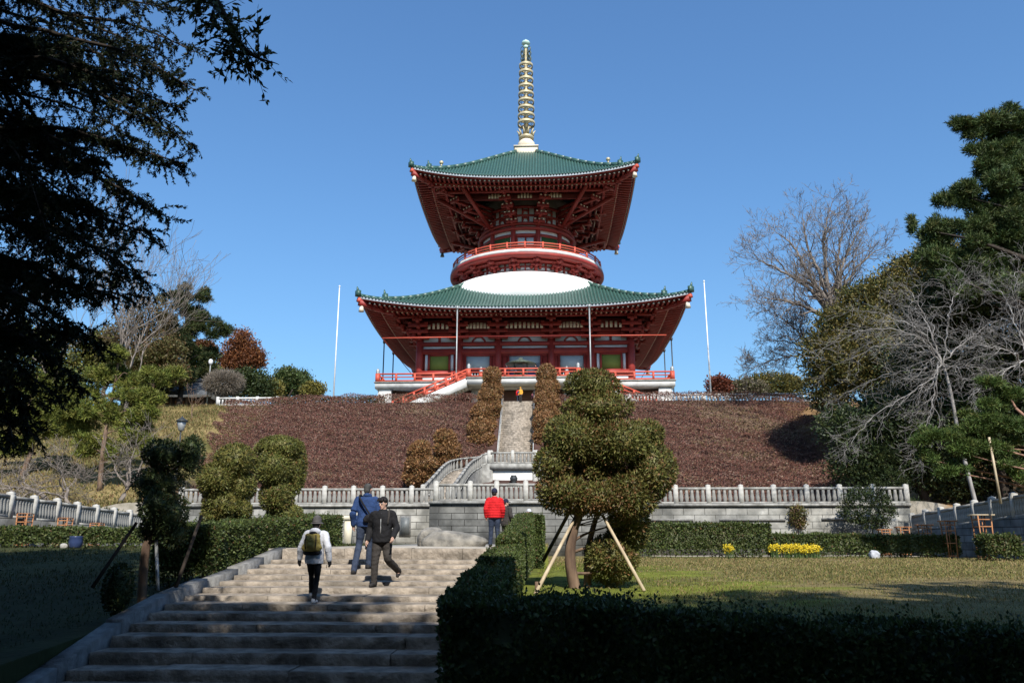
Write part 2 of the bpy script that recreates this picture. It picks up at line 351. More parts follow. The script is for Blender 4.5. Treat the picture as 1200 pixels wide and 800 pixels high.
rng = np.random.default_rng(8); n = 52000
x, y = rng.uniform(-48, -21.9, n), rng.uniform(47, 88, n); k = (x < -26.6-5.6*np.clip((y-66)/19, -.5, 1)) | ((y < 66) & (x < -22)); x, y = x[k], y[k]; n = len(x)
pt = lump(np.stack([x, y], 1), .7, 9)+rng.normal(0, .4, n); k = pt > -.55; x, y, pt = x[k], y[k], pt[k]; n = len(x)
P = np.stack([x, y, ground_z(x, y)-.02], 1); D = unit(np.stack([rng.normal(0, .5, n), rng.normal(-.1, .4, n), np.ones(n)], 1))
c = pick(rng, n, [(5, (.27, .205, .09)), (3, (.17, .14, .055)), (2, (.11, .115, .035)), (1, (.16, .09, .05))], .3)
me = leaf_mesh("slope_grass", leaf_quads(P, D, runit(rng, n), rng.uniform(.12, .4, n), rng.uniform(.05, .12, n)), c, M['grass'], (0, 0, 0))
tag(place("slope_grass", me, None, (0, 0, 0)), "tufted straw coloured grass on the left slope", "grass", None, "stuff")
# ------------------------------------------------------------------ low russet shrubs covering the hillside
rng = np.random.default_rng(11); n = 340000
y = rng.uniform(65.6, 85.3, n); t = (y-66)/19; x = rng.uniform(-33, 31, n)
k = (x > -26.2-5.6*t + .5*np.sin(y*1.7)) & (x < 28.2+1.6*t + .6*np.sin(y*1.3)) & ~((np.abs(x) < 2.6) & (y > 69.5)) & ~((x > -6.5) & (x < 6.5) & (y < 71.5 - .8*np.abs(np.abs(x)-1)))
x, y = x[k], y[k]; n = len(x)
P2 = np.stack([x, y], 1); h = np.clip(.36 + .24*lump(P2*np.array([.7, 1.9]), 2.2, 21) + .45*ss(83.2, 84.8, y) + .10*lump(P2*np.array([1, 2.]), 5.5, 22), .02, 1.2)
P = np.stack([x, y, ground_z(x, y) + h*rng.uniform(.55, 1.05, n)**.5], 1)
D = unit(np.stack([rng.normal(0, 1.0, n), rng.normal(-.2, .45, n), rng.normal(.4, .45, n)], 1)); N = unit(np.stack([rng.normal(0, .5, n), rng.normal(-.7, .5, n), rng.normal(.8, .4, n)], 1))
patch = lump(P2*np.array([.5, 1.5]), .8, 23); c = pick(rng, n, [(6, (.13, .061, .047)), (3, (.17, .084, .064)), (2.5, (.08, .041, .033)), (1.6, (.24, .17, .13)), (.5, (.13, .10, .05))], .3)
dry = (patch + .5*ss(8, 24, x) + rng.normal(0, .35, n)) > 1.0; c[dry] = pick(rng, int(dry.sum()), [(3, (.24, .16, .12)), (2, (.17, .12, .07)), (1, (.12, .10, .04))])
me = leaf_mesh("russet_shrub_cover", leaf_quads(P, D, N, rng.uniform(.10, .28, n), rng.uniform(.03, .085, n)), c, M['shrubleaf'], (0, 0, 0))
tag(place("russet_shrub_cover", me, None, (0, 0, 0)), "low russet brown clipped shrubs covering the whole hillside", "shrub cover", None, "stuff")
# ------------------------------------------------------------------ the pagoda
AX, PY = 0.3, 113.0
pg = empty("pagoda", (AX, PY, 14.5), "great vermilion two storey pagoda with green tiled roofs, white dome and golden spire", "pagoda")
Q4 = [k*math.pi/2 for k in range(4)]
def four(fn, name, m, parent=pg, smooth=False, ks=(0, 1, 2, 3)):
    b = MB()
    for k in ks: b.rot(Q4[k], AX, PY); fn(b)
    return b.build(name, m, parent, smooth)
def L(x, h, z): return (AX+x, PY-h, z)        # local side frame: x along the side, h outwards, z up
def lbx(b, x0, x1, h0, h1, z0, z1): b.bx(AX+x0, AX+x1, PY-h1, PY-h0, z0, z1)

class Roof:
    def __init__(s, h0, h1, hip, drop, hd, pw, sp, rise_in, hin, zin, lip):
        s.h0, s.h1, s.hd, s.drop, s.pw, s.sp, s.hin, s.zin, s.lip = h0, h1, hd, drop, pw, sp, hin, zin, lip
        s.hh = [p[0] for p in hip]; s.hz = [p[1] for p in hip]
        s.co = np.polyfit(s.hh, s.hz, 3)
    def hip(s, h): return np.polyval(s.co, h)
    def z(s, x, h):
        u = np.clip(np.abs(x)/h, 0, 1); d = s.drop*np.clip((h-s.hd)/(s.h1-s.hd), 0, 1)**1.6
        return s.hip(h) - d*(1-u**s.pw)
    def zs(s, x, h):           # underside boards
        ze = s.z(np.clip(x, -s.h1, s.h1), s.h1) - s.lip; t = np.clip((s.h1-h)/(s.h1-s.hin), 0, 1)
        return ze*(1-t) + s.zin*t
    def build(s, parent):
        us = np.linspace(-1, 1, 49)
        def pan(b):
            hs = np.linspace(s.h0, s.h1, 16); b.strip([[L(u*h, h, s.z(u*h, h)) for u in us] for h in hs])
        rf = four(pan, "roof", M['tilepan'], parent)
        def ribs(b):
            n = int(s.h1/s.sp); w = s.sp*.33
            for i in range(-n, n+1):
                x = i*s.sp
                if abs(x) > s.h1-.15: continue
                ha = max(s.h0, abs(x)+.05); hs = np.linspace(ha, s.h1+.06, max(3, int((s.h1-ha)/1.3)+2)); rows = []
                for q, dz in ((-w, .0), (-w*.62, .12), (0, .165), (w*.62, .12), (w, .0)): rows.append([L(x+q, h, s.z(x, min(h, s.h1))+dz+.01) for h in hs])
                b.strip(rows)
                z = s.z(x, s.h1); b.tube([L(x, s.h1+.0, z+.05), L(x, s.h1+.12, z+.05)], .135, 6)
        tl = four(ribs, "tile_ribs", M['tile'], rf)
        def fas(b):
            xs_ = us*s.h1
            b.strip([[L(x, s.h1+.02, s.z(x, s.h1)-.02) for x in xs_], [L(x, s.h1-.02, s.z(x, s.h1)-s.lip*.62) for x in xs_]])
        four(fas, "fascia", M['fascia'], rf)
        def fas2(b):
            xs_ = us*(s.h1-.12)
            b.strip([[L(x, s.h1-.02, s.z(x, s.h1)-s.lip*.6) for x in us*s.h1], [L(x, s.h1-.25, s.z(x, s.h1)-s.lip) for x in xs_]])
        four(fas2, "eave_beam", M['red'], rf)
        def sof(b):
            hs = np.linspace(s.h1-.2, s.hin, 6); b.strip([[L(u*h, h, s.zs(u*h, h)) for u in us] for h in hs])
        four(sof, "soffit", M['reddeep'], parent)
        def raft(b, tips):
            sp = .62; n = int(s.h1/sp)
            for i in range(-n, n+1):
                x = (i+.5)*sp
                if abs(x) > s.h1-.6: continue
                for (ho, hi, dz, th) in ((s.h1-.45, s.h1-2.7, -.16, .24), (s.h1-2.35, s.hin+.1, -.46, .3)):
                    hi2 = max(hi, abs(x)+.12)
                    if ho-hi2 < .25: continue
                    if tips:
                        z = s.zs(x, ho)+dz; lbx(b, x-.1, x+.1, ho, ho+.05, z-th/2+.03, z+th/2-.03)
                    else: b.beam(L(x, ho, s.zs(x, ho)+dz), L(x, hi2, s.zs(x, hi2)+dz), .24, th)
        four(lambda b: raft(b, False), "rafter_row", M['red'], parent)
        tag(four(lambda b: raft(b, True), "rafter_tip", M['cream'], parent), kind="stuff")
        def kay(b):                # long eave battens that carry the flying rafters
            for hh, dz in ((s.h1-2.3, -.30),):
                xs_ = np.linspace(-hh, hh, 21)
                for i in range(20): b.beam(L(xs_[i], hh, s.zs(xs_[i], hh)+dz), L(xs_[i+1], hh, s.zs(xs_[i+1], hh)+dz), .3, .26)
        four(kay, "eave_batten", M['red'], parent)
        for k in range(4):
            b = MB().rot(Q4[k], AX, PY)
            hs = np.linspace(s.h1-.1, s.hin, 6)
            for i in range(5): b.beam(L(hs[i], hs[i], s.zs(hs[i], hs[i])-.35), L(hs[i+1], hs[i+1], s.zs(hs[i+1], hs[i+1])-.35), .5, .75)
            b.build("hip_rafter", M['red'], parent)
            b = MB().rot(Q4[k], AX, PY); z = s.zs(s.h1, s.h1)
            b.beam(L(s.h1-.3, s.h1-.3, z-.18), L(s.h1+.08, s.h1+.08, z-.05), .42, .5)
            b.build("hip_rafter_end", M['redlit'], parent)  # beam tip takes the sunlit red
            b = MB().rot(Q4[k], AX, PY); c = L(s.h1-.35, s.h1-.35, 0); z = z-.75
            b.k = None; cc, sn = math.cos(Q4[k]), math.sin(Q4[k]); X0, Y0 = c[0]-AX, c[1]-PY
            bxx, byy = AX+cc*X0-sn*Y0, PY+sn*X0+cc*Y0
            b.tube([(bxx, byy, z+.3), (bxx, byy, z)], .05, 6)
            b.lathe([(.05, z+.02), (.22, z-.05), (.27, z-.4), (.36, z-.75), (.0, z-.72)], 10, bxx, byy)
            b.build("wind_bell", M['cream'] if k < 2 or k == 3 else M['verdigris_shade'], parent)
            b = MB().rot(Q4[k], AX, PY)        # hip ridge in two lengths, each with an upright end tile
            he = s.h1*.865
            hs = np.linspace(s.h0, he, 12)
            for i in range(11): b.beam(L(hs[i], hs[i], s.hip(hs[i])+.14), L(hs[i+1], hs[i+1], s.hip(hs[i+1])+.14), .6, .55)
            hs = np.linspace(he, s.h1+.1, 5)
            for i in range(4): b.beam(L(hs[i], hs[i], s.hip(hs[i])+.08), L(hs[i+1], hs[i+1], s.hip(hs[i+1])+.08), .45, .4)
            for h_, hh_ in ((he, .75), (s.h1+.05, .6)):
                z = s.hip(h_); b.beam(L(h_-.15, h_-.15, z+.3), L(h_+.15, h_+.15, z+.3), .7, hh_*1.2)
                b.tube([L(h_, h_, z+.5), L(h_+.12, h_+.12, z+hh_+.55)], [.24, .06], 6)
            b.build("hip_ridge", M['tile'], rf)
        return rf
low = Roof(8.5, 20.25, [(8.5, 34.1), (9.3, 33.55), (11, 32.45), (13, 31.25), (14.9, 30.3), (16.7, 29.65), (18.5, 29.25), (20.25, 29.12)], 1.55, 11, 2.8, .42, 0, 13.7, 28.6, .42)
low.build(pg)
upr = Roof(1.6, 15.15, [(1.6, 57.6), (3, 56.5), (4.6, 55.3), (7.6, 52.75), (10.2, 50.95), (11.7, 50.1), (13.4, 49.35), (15.15, 48.85)], 1.62, 5, 2.6, .40, 0, 8.2, 48.0, .45)
upr.build(pg)

# lower storey --------------------------------------------------------------
HB = 13.9; CX = [-13.55, -8.45, -3.4, 3.4, 8.45, 13.55]; FZ = 18.75
b = MB(); b.bx(AX-13.5, AX+13.5, PY-13.5, PY+13.5, 18.0, 28.7); b.build("wall", M['red'], pg)
b = MB(); b.bx(AX-16.6, AX+16.6, PY-16.6, PY+16.6, 14.3, 17.8); b.build("podium_wall", M['brownwall'], pg)
four(lambda b: [lbx(b, -13.4, -8.6, 13.5, 13.62, 18.8, 20.35), lbx(b, 8.6, 13.4, 13.5, 13.62, 18.8, 20.35)], "white_base_panel", M['wallwhite'], pg)
def cols(k):
    for i, x in enumerate(CX[:-1]):
        b = MB().rot(Q4[k], AX, PY); p = L(x, 13.55, 0)
        b.tube([(p[0], p[1], 18.75), (p[0], p[1], 25.2)], .48, 12); b.build("column", M['red'], pg, True)
for k in range(4): cols(k)
def beams(b):
    lbx(b, -13.9, 13.9, 13.5, 13.95, 24.25, 24.72); lbx(b, -13.7, 13.7, 13.5, 13.85, 23.15, 23.86)
    lbx(b, -13.9, 13.9, 13.5, 14.05, 25.5, 25.9)
    for s in (-1, 1): lbx(b, min(s*13.5, s*8.4), max(s*13.5, s*8.4), 13.5, 13.9, 20.38, 20.98)
    for x0, x1 in ((-13.0, -12.45), (-9.3, -9.0), (9.0, 9.3), (12.45, 13.0)): pass
four(beams, "tie_beam", M['red'], pg)
def whites(b):
    for i in range(5):
        x0, x1 = CX[i]+.5, CX[i+1]-.5
        lbx(b, x0, x1, 13.5, 13.6, 24.7, 25.52); lbx(b, x0, x1, 13.5, 13.65, 23.9, 24.2); lbx(b, x0+.2, x1-.2, 13.5, 13.62, 25.9, 26.25)
    for s in (-1, 1):
        for c in (9.35, 12.65): lbx(b, s*c-.17, s*c+.17, 13.5, 13.66, 20.98, 23.14)
four(whites, "white_frieze_panel", M['wallwhite'], pg)
def frogs(b):                     # frog-leg struts and bearing posts in the frieze
    for i in range(5):
        xm = (CX[i]+CX[i+1])/2
        if i in (0, 4): lbx(b, xm-.16, xm+.16, 13.6, 13.8, 24.72, 25.5); continue
        pts = [L(xm-.85, 13.7, 24.78), L(xm-.6, 13.7, 25.15), L(xm-.3, 13.7, 25.4), L(xm+.3, 13.7, 25.4), L(xm+.6, 13.7, 25.15), L(xm+.85, 13.7, 24.78)]
        b.tube(pts, .13, 6)
four(frogs, "frog_leg_strut", M['red'], pg)
for k in range(4):
    for s in (-1, 1):
        b = MB().rot(Q4[k], AX, PY); xm = s*11.0
        for x0, x1, z0, z1 in ((-1.45, -1.2, 20.98, 23.14), (1.2, 1.45, 20.98, 23.14), (-1.2, 1.2, 22.95, 23.14), (-1.2, 1.2, 20.98, 21.08)): lbx(b, xm+x0, xm+x1, 13.5, 13.78, z0, z1)
        f = b.build("window", M['red'], pg)
        b = MB().rot(Q4[k], AX, PY); lbx(b, xm-1.2, xm+1.2, 13.5, 13.64, 21.08, 22.95); b.build("blind", M['panelgreen'], f)
    for xm, hw, z0, z1 in ((-6.0, 1.62, 21.1, 22.6), (0, 2.1, 21.3, 22.75), (6.0, 1.62, 21.1, 22.6)):
        b = MB().rot(Q4[k], AX, PY)
        for s in (-1, 1): lbx(b, xm+s*hw-.12, xm+s*hw+.12, 13.5, 13.85, 18.75, 23.0); lbx(b, xm+s*(hw+.45)-.28, xm+s*(hw+.45)+.28, 13.5, 13.74, 18.9, 23.0)
        lbx(b, xm-hw-.8, xm+hw+.8, 13.5, 13.8, 22.9, 23.14)
        if hw < 2: lbx(b, xm-hw, xm+hw, 13.5, 13.8, 20.85, 21.08)
        d = b.build("doorway", M['red'], pg)
        b = MB().rot(Q4[k], AX, PY); lbx(b, xm-hw+.12, xm+hw-.12, 13.5, 13.56, 18.76, 21.0); b.build("dark_opening", M['indigo'] if hw > 2 else M['dark'], d)
        b = MB().rot(Q4[k], AX, PY); lbx(b, xm-hw+.12, xm+hw-.12, 13.5, 13.62, 21.0 if hw > 2 else 21.08, 22.9)
        b.build("screen", M['screen'], d)
        b = MB().rot(Q4[k], AX, PY)
        if hw > 2:                # diagonal lattice across the lower half of the middle screen
            for i in range(17):
                x0 = -hw+.1+i*.25
                for sg in (-1, 1):
                    a_, e_ = x0, x0+sg*.75
                    if abs(e_) < hw-.05: b.beam(L(a_, 13.66, 21.2), L(e_, 13.66, 21.95), .05, .05)
            b.build("lattice", M['indigo'], d)
        else:
            for i in range(9): x = xm-1.45+i*.36; lbx(b, x-.05, x+.05, 13.57, 13.64, 18.8, 20.85)
            b.build("door_bar", M['screen'], d)
# bracket tiers that carry the lower eave
def brk(b):
    for i, x in enumerate(CX):
        for t in range(4):
            h0, z0 = 13.5, 25.0+.62*t; ho = 14.5+.75*t
            lbx(b, x-.22, x+.22, h0, ho, z0, z0+.42)
            w = 1.25 if t < 3 else .6
            lbx(b, x-w, x+w, ho-.45, ho-.08, z0+.1, z0+.5)
            for q in (-w+.2, 0, w-.2): lbx(b, x+q-.22, x+q+.22, ho-.5, ho-.02, z0+.5, z0+.68)
    lbx(b, -16.6, 16.6, 16.05, 16.4, 27.35, 27.75); lbx(b, -15.2, 15.2, 14.9, 15.2, 26.55, 26.85); lbx(b, -14.6, 14.6, 14.1, 14.4, 25.9, 26.15)
four(brk, "bracket_tier", M['red'], pg)
def slats(b):
    for i in range(5):
        xm = (CX[i]+CX[i+1])/2; hw = (CX[i+1]-CX[i])/2-(1.2 if 0 < i < 4 else 1.4); n = 9 if i == 2 else (7 if i in (1, 3) else 5)
        for j in range(n):
            u = (j/(n-1)*2-1); x = xm+u*hw; zt = 26.9-.28*abs(u)**3; lbx(b, x-.16, x+.16, 15.3, 15.38, 26.12, zt)
four(slats, "slotted_panel", M['cream'], pg)
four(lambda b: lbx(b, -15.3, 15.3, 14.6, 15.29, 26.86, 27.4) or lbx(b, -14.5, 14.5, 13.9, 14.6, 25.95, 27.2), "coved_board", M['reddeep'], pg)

# terrace, porch, rails and stairs -------------------------------------------
TH = 18.2
b = MB(); b.bx(AX-TH, AX+TH, PY-TH, PY+TH, 17.95, 18.62); b.bx(AX-6.7, AX+6.7, PY-20.6, PY-TH-.003, 17.95, 18.62); tr = b.build("terrace", M['concrete'], pg)
b = MB(); b.bx(AX-TH-.12, AX+TH+.12, PY-TH-.12, PY+TH+.12, 18.625, 18.75); b.bx(AX-6.8, AX+6.8, PY-20.72, PY-TH-.125, 18.625, 18.75); b.build("coping", M['stonelight'], tr)
for k in range(4):
    for x in (-17.0, -11.2, -5.6, 0, 5.6, 11.2, 17.0):
        if k == 0 and x == 0: continue
        b = MB().rot(Q4[k], AX, PY); lbx(b, x-.75, x+.75, 17.0, 17.9, 14.4, 17.94); b.build("terrace_pier", M['concrete'], tr)
def railing(name, a, c, n, post_me=[None], zf=18.75, zf2=None, end=True):
    a, c = np.array(a, float), np.array(c, float); zf2 = zf if zf2 is None else zf2
    b = MB()
    for dz, s in ((1.02, .17), (.62, .12), (.16, .17)): b.beam((a[0], a[1], zf+dz), (c[0], c[1], zf2+dz), s, s)
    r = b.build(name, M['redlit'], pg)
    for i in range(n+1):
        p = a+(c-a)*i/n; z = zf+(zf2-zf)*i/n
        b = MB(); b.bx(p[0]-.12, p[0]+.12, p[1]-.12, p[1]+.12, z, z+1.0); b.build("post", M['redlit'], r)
    return r
def newel(p, z, h=1.45):
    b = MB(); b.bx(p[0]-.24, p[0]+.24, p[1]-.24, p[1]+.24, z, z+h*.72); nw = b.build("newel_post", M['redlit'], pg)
    b = MB(); z1 = z+h*.72
    b.lathe([(.2, z1), (.27, z1+.06), (.2, z1+.14), (.25, z1+.3), (.2, z1+.5), (.05, z1+.66), (0, z1+.72)], 10, p[0], p[1]); b.build("finial", M['metal'], nw, True)
T2 = TH-.25
xl, xr, yf, yb = AX-T2, AX+T2, PY-T2, PY+T2
railing("railing", (xl, yf), (AX-6.5, yf), 5); railing("railing", (AX+6.5, yf), (xr, yf), 5)
railing("railing", (AX-6.5, PY-20.4), (AX+6.5, PY-20.4), 6)
railing("railing", (xl, yf), (xl, yb), 14); railing("railing", (xr, yf), (xr, yb), 14); railing("railing", (xl, yb), (xr, yb), 14)
for p in ((xl, yf), (xr, yf), (AX-6.5, PY-20.4), (AX+6.5, PY-20.4), (AX-5.2, PY-18.4), (AX+5.2, PY-18.4)): newel(p, 18.75)
for s in (-1, 1):                 # stairs down from both ends of the porch
    b = MB()
    for i in range(24):
        x0 = 6.72+i*.4; z = 18.62-.17*(i+1); b.bx(*sorted((AX+s*x0, AX+s*(x0+.4))), PY-20.3, PY-18.4, max(14.4, z-.9), z)
    st = b.build("porch_stair", M['concrete'], pg)
    for yy in (PY-20.42, PY-18.36):
        railing("stair_railing", (AX+s*6.7, yy), (AX+s*15.5, yy), 7, zf=18.7, zf2=18.7-.425*8.8)
        b = MB(); x0, x1 = AX+s*6.7, AX+s*16.4
        V = [(x0, yy-.11, 17.6), (x1, yy-.11, 13.45), (x1, yy-.11, 14.55), (x0, yy-.11, 18.7)]; V += [(v[0], yy+.11, v[2]) for v in V]
        b.add(V, [(0,1,2,3), (7,6,5,4), (0,4,5,1), (1,5,6,2), (2,6,7,3), (3,7,4,0)]); b.build("stringer", M['concrete'], st)
for x, y, z1 in ((-8.0, -20.35, 27.35), (8.0, -20.35, 27.35), (-20.35, -3.5, 27.35), (-20.35, 3.5, 27.35), (20.35, -3.5, 27.35), (20.35, 3.5, 27.35)):
    b = MB(); b.tube([(AX+x, PY+y, 14.5), (AX+x, PY+y, z1)], .085, 8); b.lathe([(.09, z1-.2), (.2, z1), (.22, z1+.25)], 8, AX+x, PY+y)
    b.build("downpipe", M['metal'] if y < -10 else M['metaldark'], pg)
for s in (-1, 1):
    b = MB(); b.tube([(AX+s*8.05, PY-20.3, 23.75), (AX+s*17.1, PY-20.2, 23.75)], .07, 6); b.build("rod", M['redlit'], pg)  # outer rods painted in the sunlit red, the others in the darker one
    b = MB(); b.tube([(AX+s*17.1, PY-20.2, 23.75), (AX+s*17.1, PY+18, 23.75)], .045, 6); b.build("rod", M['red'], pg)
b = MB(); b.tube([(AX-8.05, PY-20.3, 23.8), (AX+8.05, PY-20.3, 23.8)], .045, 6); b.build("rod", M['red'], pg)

# white dome ------------------------------------------------------------------
b = MB(); b.lathe([(13.0, 30.4), (13.0, 32.9), (12.75, 33.7), (12.2, 34.45), (11.3, 35.05), (10.3, 35.45), (9.2, 35.72), (8.0, 35.85)], 96, AX, PY)
b.build("dome", M['plaster'], pg, True)
# balcony ring -------------------------------------------------------------------
b = MB(); b.lathe([(9.0, 35.6), (9.0, 37.5)], 72, AX, PY); b.build("ring_wall", M['wallwhite'], pg, True)
b = MB(); b.lathe([(6.0, 37.85), (11.3, 37.85), (11.3, 38.33), (6.0, 38.33)], 96, AX, PY, closed=True); bal = b.build("balcony", M['concrete'], pg)
b = MB(); b.lathe([(8.9, 37.45), (11.1, 37.3), (11.42, 37.45), (11.42, 37.84), (8.9, 37.84)], 96, AX, PY, closed=True)
b.lathe([(9.05, 37.0), (10.2, 37.0), (10.2, 37.25), (9.05, 37.25)], 72, AX, PY, closed=True); b.lathe([(9.02, 35.65), (9.25, 35.65), (9.25, 35.95), (9.02, 35.95)], 72, AX, PY, closed=True)
b.lathe([(9.02, 36.45), (9.2, 36.5), (9.2, 36.62), (9.02, 36.65)], 72, AX, PY, closed=True)
for r, z, w in ((11.15, 39.35, .15), (11.15, 38.95, .11), (11.15, 38.5, .15)): pass
b.build("balcony_edge", M['red'], bal)
def radial(b, a, r0, r1, w, z0, z1):
    b.rot(a, AX, PY); b.bx(AX-w/2, AX+w/2, PY-r1, PY-r0, z0, z1)
def tang(b, a, r, l, w, z0, z1):
    b.rot(a, AX, PY); b.bx(AX-l/2, AX+l/2, PY-r-w/2, PY-r+w/2, z0, z1)
b = MB()
for i in range(20):
    a = 2*math.pi*(i+.5)/20
    radial(b, a, 8.9, 9.6, .4, 35.7, 37.2); radial(b, a, 8.9, 10.3, .34, 36.35, 36.7); radial(b, a, 8.9, 11.0, .34, 36.9, 37.3)
    tang(b, a, 9.75, 1.5, .3, 36.5, 36.85); tang(b, a, 10.5, 1.0, .3, 37.0, 37.3)
    for q in (-.6, .6): b.rot(a, AX, PY); b.bx(AX+q-.2, AX+q+.2, PY-9.98, PY-9.5, 36.85, 37.1); b.bx(AX+q-.17, AX+q+.17, PY-9.6, PY-9.0, 36.2, 36.6)
    a2 = 2*math.pi*i/20; radial(b, a2, 8.95, 9.25, .2, 35.7, 37.4)
b.build("ring_bracket", M['red'], pg)
b = MB()
for z, w in ((39.32, .16), (38.95, .11), (38.55, .15)): b.lathe([(11.0-w/2, z-w/2), (11.0+w/2, z-w/2), (11.0+w/2, z+w/2), (11.0-w/2, z+w/2)], 96, AX, PY, closed=True)
rr = b.build("balcony_railing", M['redlit'], pg)
for i in range(28):
    a = 2*math.pi*i/28; b = MB(); tang(b, a, 11.0, .24, .22, 38.33, 39.48); b.build("post", M['redlit'], rr)
# upper drum ---------------------------------------------------------------------
b = MB(); b.lathe([(6.7, 38.0), (6.7, 48.5)], 72, AX, PY); b.build("drum_wall", M['wallwhite'], pg, True)
b = MB()
for z0, z1, r in ((38.33, 40.0, 6.85), (42.85, 43.2, 7.35), (43.55, 43.95, 7.2), (44.95, 45.2, 6.95), (46.2, 46.6, 6.95), (41.9, 42.3, 6.9)):
    b.lathe([(6.6, z0), (r, z0), (r, z1), (6.6, z1)], 72, AX, PY, closed=True)
b.build("ring_beam", M['red'], pg)
b = MB()
for i in range(48): a = 2*math.pi*(i+.5)/48; tang(b, a, 6.75, .2, .2, 43.9, 46.3)
for i in range(24):               # curved arms of the white lattice band
    for z in (44.1, 45.2):
        a = 2*math.pi*i/24; tang(b, a, 6.86, .62, .2, z+.5, z+.72)
        for s in (-1, 1):
            b.rot(a+s*.055, AX, PY); b.bx(AX-.12, AX+.12, PY-6.96, PY-6.76, z+.22, z+.55)
b.build("lattice_bracket", M['red'], pg)
for i in range(12):
    a = 2*math.pi*(i+.5)/12; b = MB().rot(a, AX, PY); b.tube([(AX, PY-6.85, 38.3), (AX, PY-6.85, 44)], .34, 10); b.build("drum_column", M['red'], pg, True)
for i in range(12):
    a = 2*math.pi*i/12
    b = MB()
    if i % 3 == 0:
        tang(b, a, 6.76, 2.9, .2, 40.0, 41.9); d = b.build("drum_door", M['red'], pg)
        b = MB()
        for q in (-.62, .62): b.rot(a, AX, PY); b.bx(AX+q-.5, AX+q+.5, PY-6.93, PY-6.85, 40.6, 41.6)
        b.build("door_glass", M['screen'], d)
    else:
        tang(b, a, 6.72, 2.5, .2, 40.05, 41.85); b.build("drum_window", M['panelgreen2'], pg)
# tiers of brackets spreading from the round drum to the square eave
tip = MB()
for i in range(12):
    b = MB()
    a = 2*math.pi*(i+.5)/12; dg = max(abs(math.cos(a)), abs(math.sin(a))); ext = 1/dg
    main = True
    for t in range(5):
        r1 = (7.7+1.02*t)*(1+(ext-1)*t/4); z = 43.75+.72*t
        w = .34; radial(b, a, 6.7, r1, w, z, z+.36)
        tang(b, a, r1-.22, 1.7, .28, z+.05, z+.40)
        for q in (-.62, 0, .62):
            b.rot(a, AX, PY); b.bx(AX+q-.19, AX+q+.19, PY-r1-.01, PY-r1+.42, z+.4, z+.62)
            tip.rot(a, AX, PY); tip.bx(AX+q-.13, AX+q+.13, PY-r1-.04, PY-r1-.012, z+.42, z+.6)
    b.build("eave_bracket", M['red'], pg)
tag(tip.build("bracket_tip", M['cream'], pg), kind="stuff")
def purl(b):
    for h, z in ((12.6, 47.0), (11.0, 46.75), (9.4, 46.35)): lbx(b, -h-.6, h+.6, h-.18, h+.18, z-.02, z+.36)
    for s in (-1, 1): b.beam(L(s*5.2, 5.2, 43.9), L(s*8.5, 12.4, 47.0), .4, .5)
four(purl, "purlin", M['red'], pg)
def uslat(b):
    for xm in (-4.1, 0, 4.1):
        for j in range(5): u = j/2-1; lbx(b, xm+u*.85-.14, xm+u*.85+.14, 10.2, 10.28, 46.2, 47.0-.3*u*u)
four(uslat, "slotted_panel", M['cream'], pg)
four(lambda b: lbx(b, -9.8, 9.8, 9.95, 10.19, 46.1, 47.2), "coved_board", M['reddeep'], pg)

# spire --------------------------------------------------------------------------
def zp(py): return float(at(615, py, PY)[2])
b = MB(); z0 = 57.3; zq = float(at(615, 171.5, PY-1.85)[2]); b.bx(AX-1.75, AX+1.75, PY-1.75, PY+1.75, 56.9, zq); b.bx(AX-1.9, AX+1.9, PY-1.9, PY+1.9, zq+.004, zq+.22); sp = b.build("spire", M['cream'], pg)
b = MB(); b.lathe([(1.35, zq+.22), (1.3, zp(168.5)), (.95, zp(165.5)), (.8, zp(164.5))], 20, AX, PY); b.build("inverted_bowl", M['cream'], sp, True)
b = MB(); b.lathe([(.8, zp(165)), (1.15, zp(164)), (1.2, zp(161.5)), (1.0, zp(160))], 20, AX, PY)
for i in range(10):
    a = 2*math.pi*i/10; r0, r1 = 1.0, 1.45
    b.tube([(AX+r0*math.cos(a), PY+r0*math.sin(a), zp(160)), (AX+1.15*math.cos(a), PY+1.15*math.sin(a), zp(156)), (AX+r1*math.cos(a), PY+r1*math.sin(a), zp(153.5))], [.2, .16, .05], 5)
b.build("lotus_flower", M['gold'], sp)
b = MB(); b.tube([(AX, PY, zp(164)), (AX, PY, zp(55))], [.34, .22], 12); b.build("mast", M['gold'], sp, True)
for i in range(9):
    py = 147-i*8.45; z = zp(py); r = 1.36-.034*i; hb = .46
    b = MB(); b.lathe([(r-.1, z), (r, z), (r+.02, z+hb), (r-.1, z+hb)], 28, AX, PY, closed=True)
    for j in range(4):
        a = math.pi*(j+.5)/2; b.beam((AX, PY, z+.25), (AX+r*math.cos(a), PY+r*math.sin(a), z+.25), .12, .2)
    rg_ = b.build("ring", M['gold'], sp); b = MB()
    for j in range(8):            # hanging scrolls below the band
        a = 2*math.pi*j/8; b.tube([(AX+(r-.06)*math.cos(a-.2), PY+(r-.06)*math.sin(a-.2), z), (AX+(r-.2)*math.cos(a), PY+(r-.2)*math.sin(a), z-.42), (AX+(r-.06)*math.cos(a+.2), PY+(r-.06)*math.sin(a+.2), z)], .05, 4)
    b.build("scrolls", M['verdigris_shade'], rg_)  # dark tone paints the shadow under each ring
b = MB()
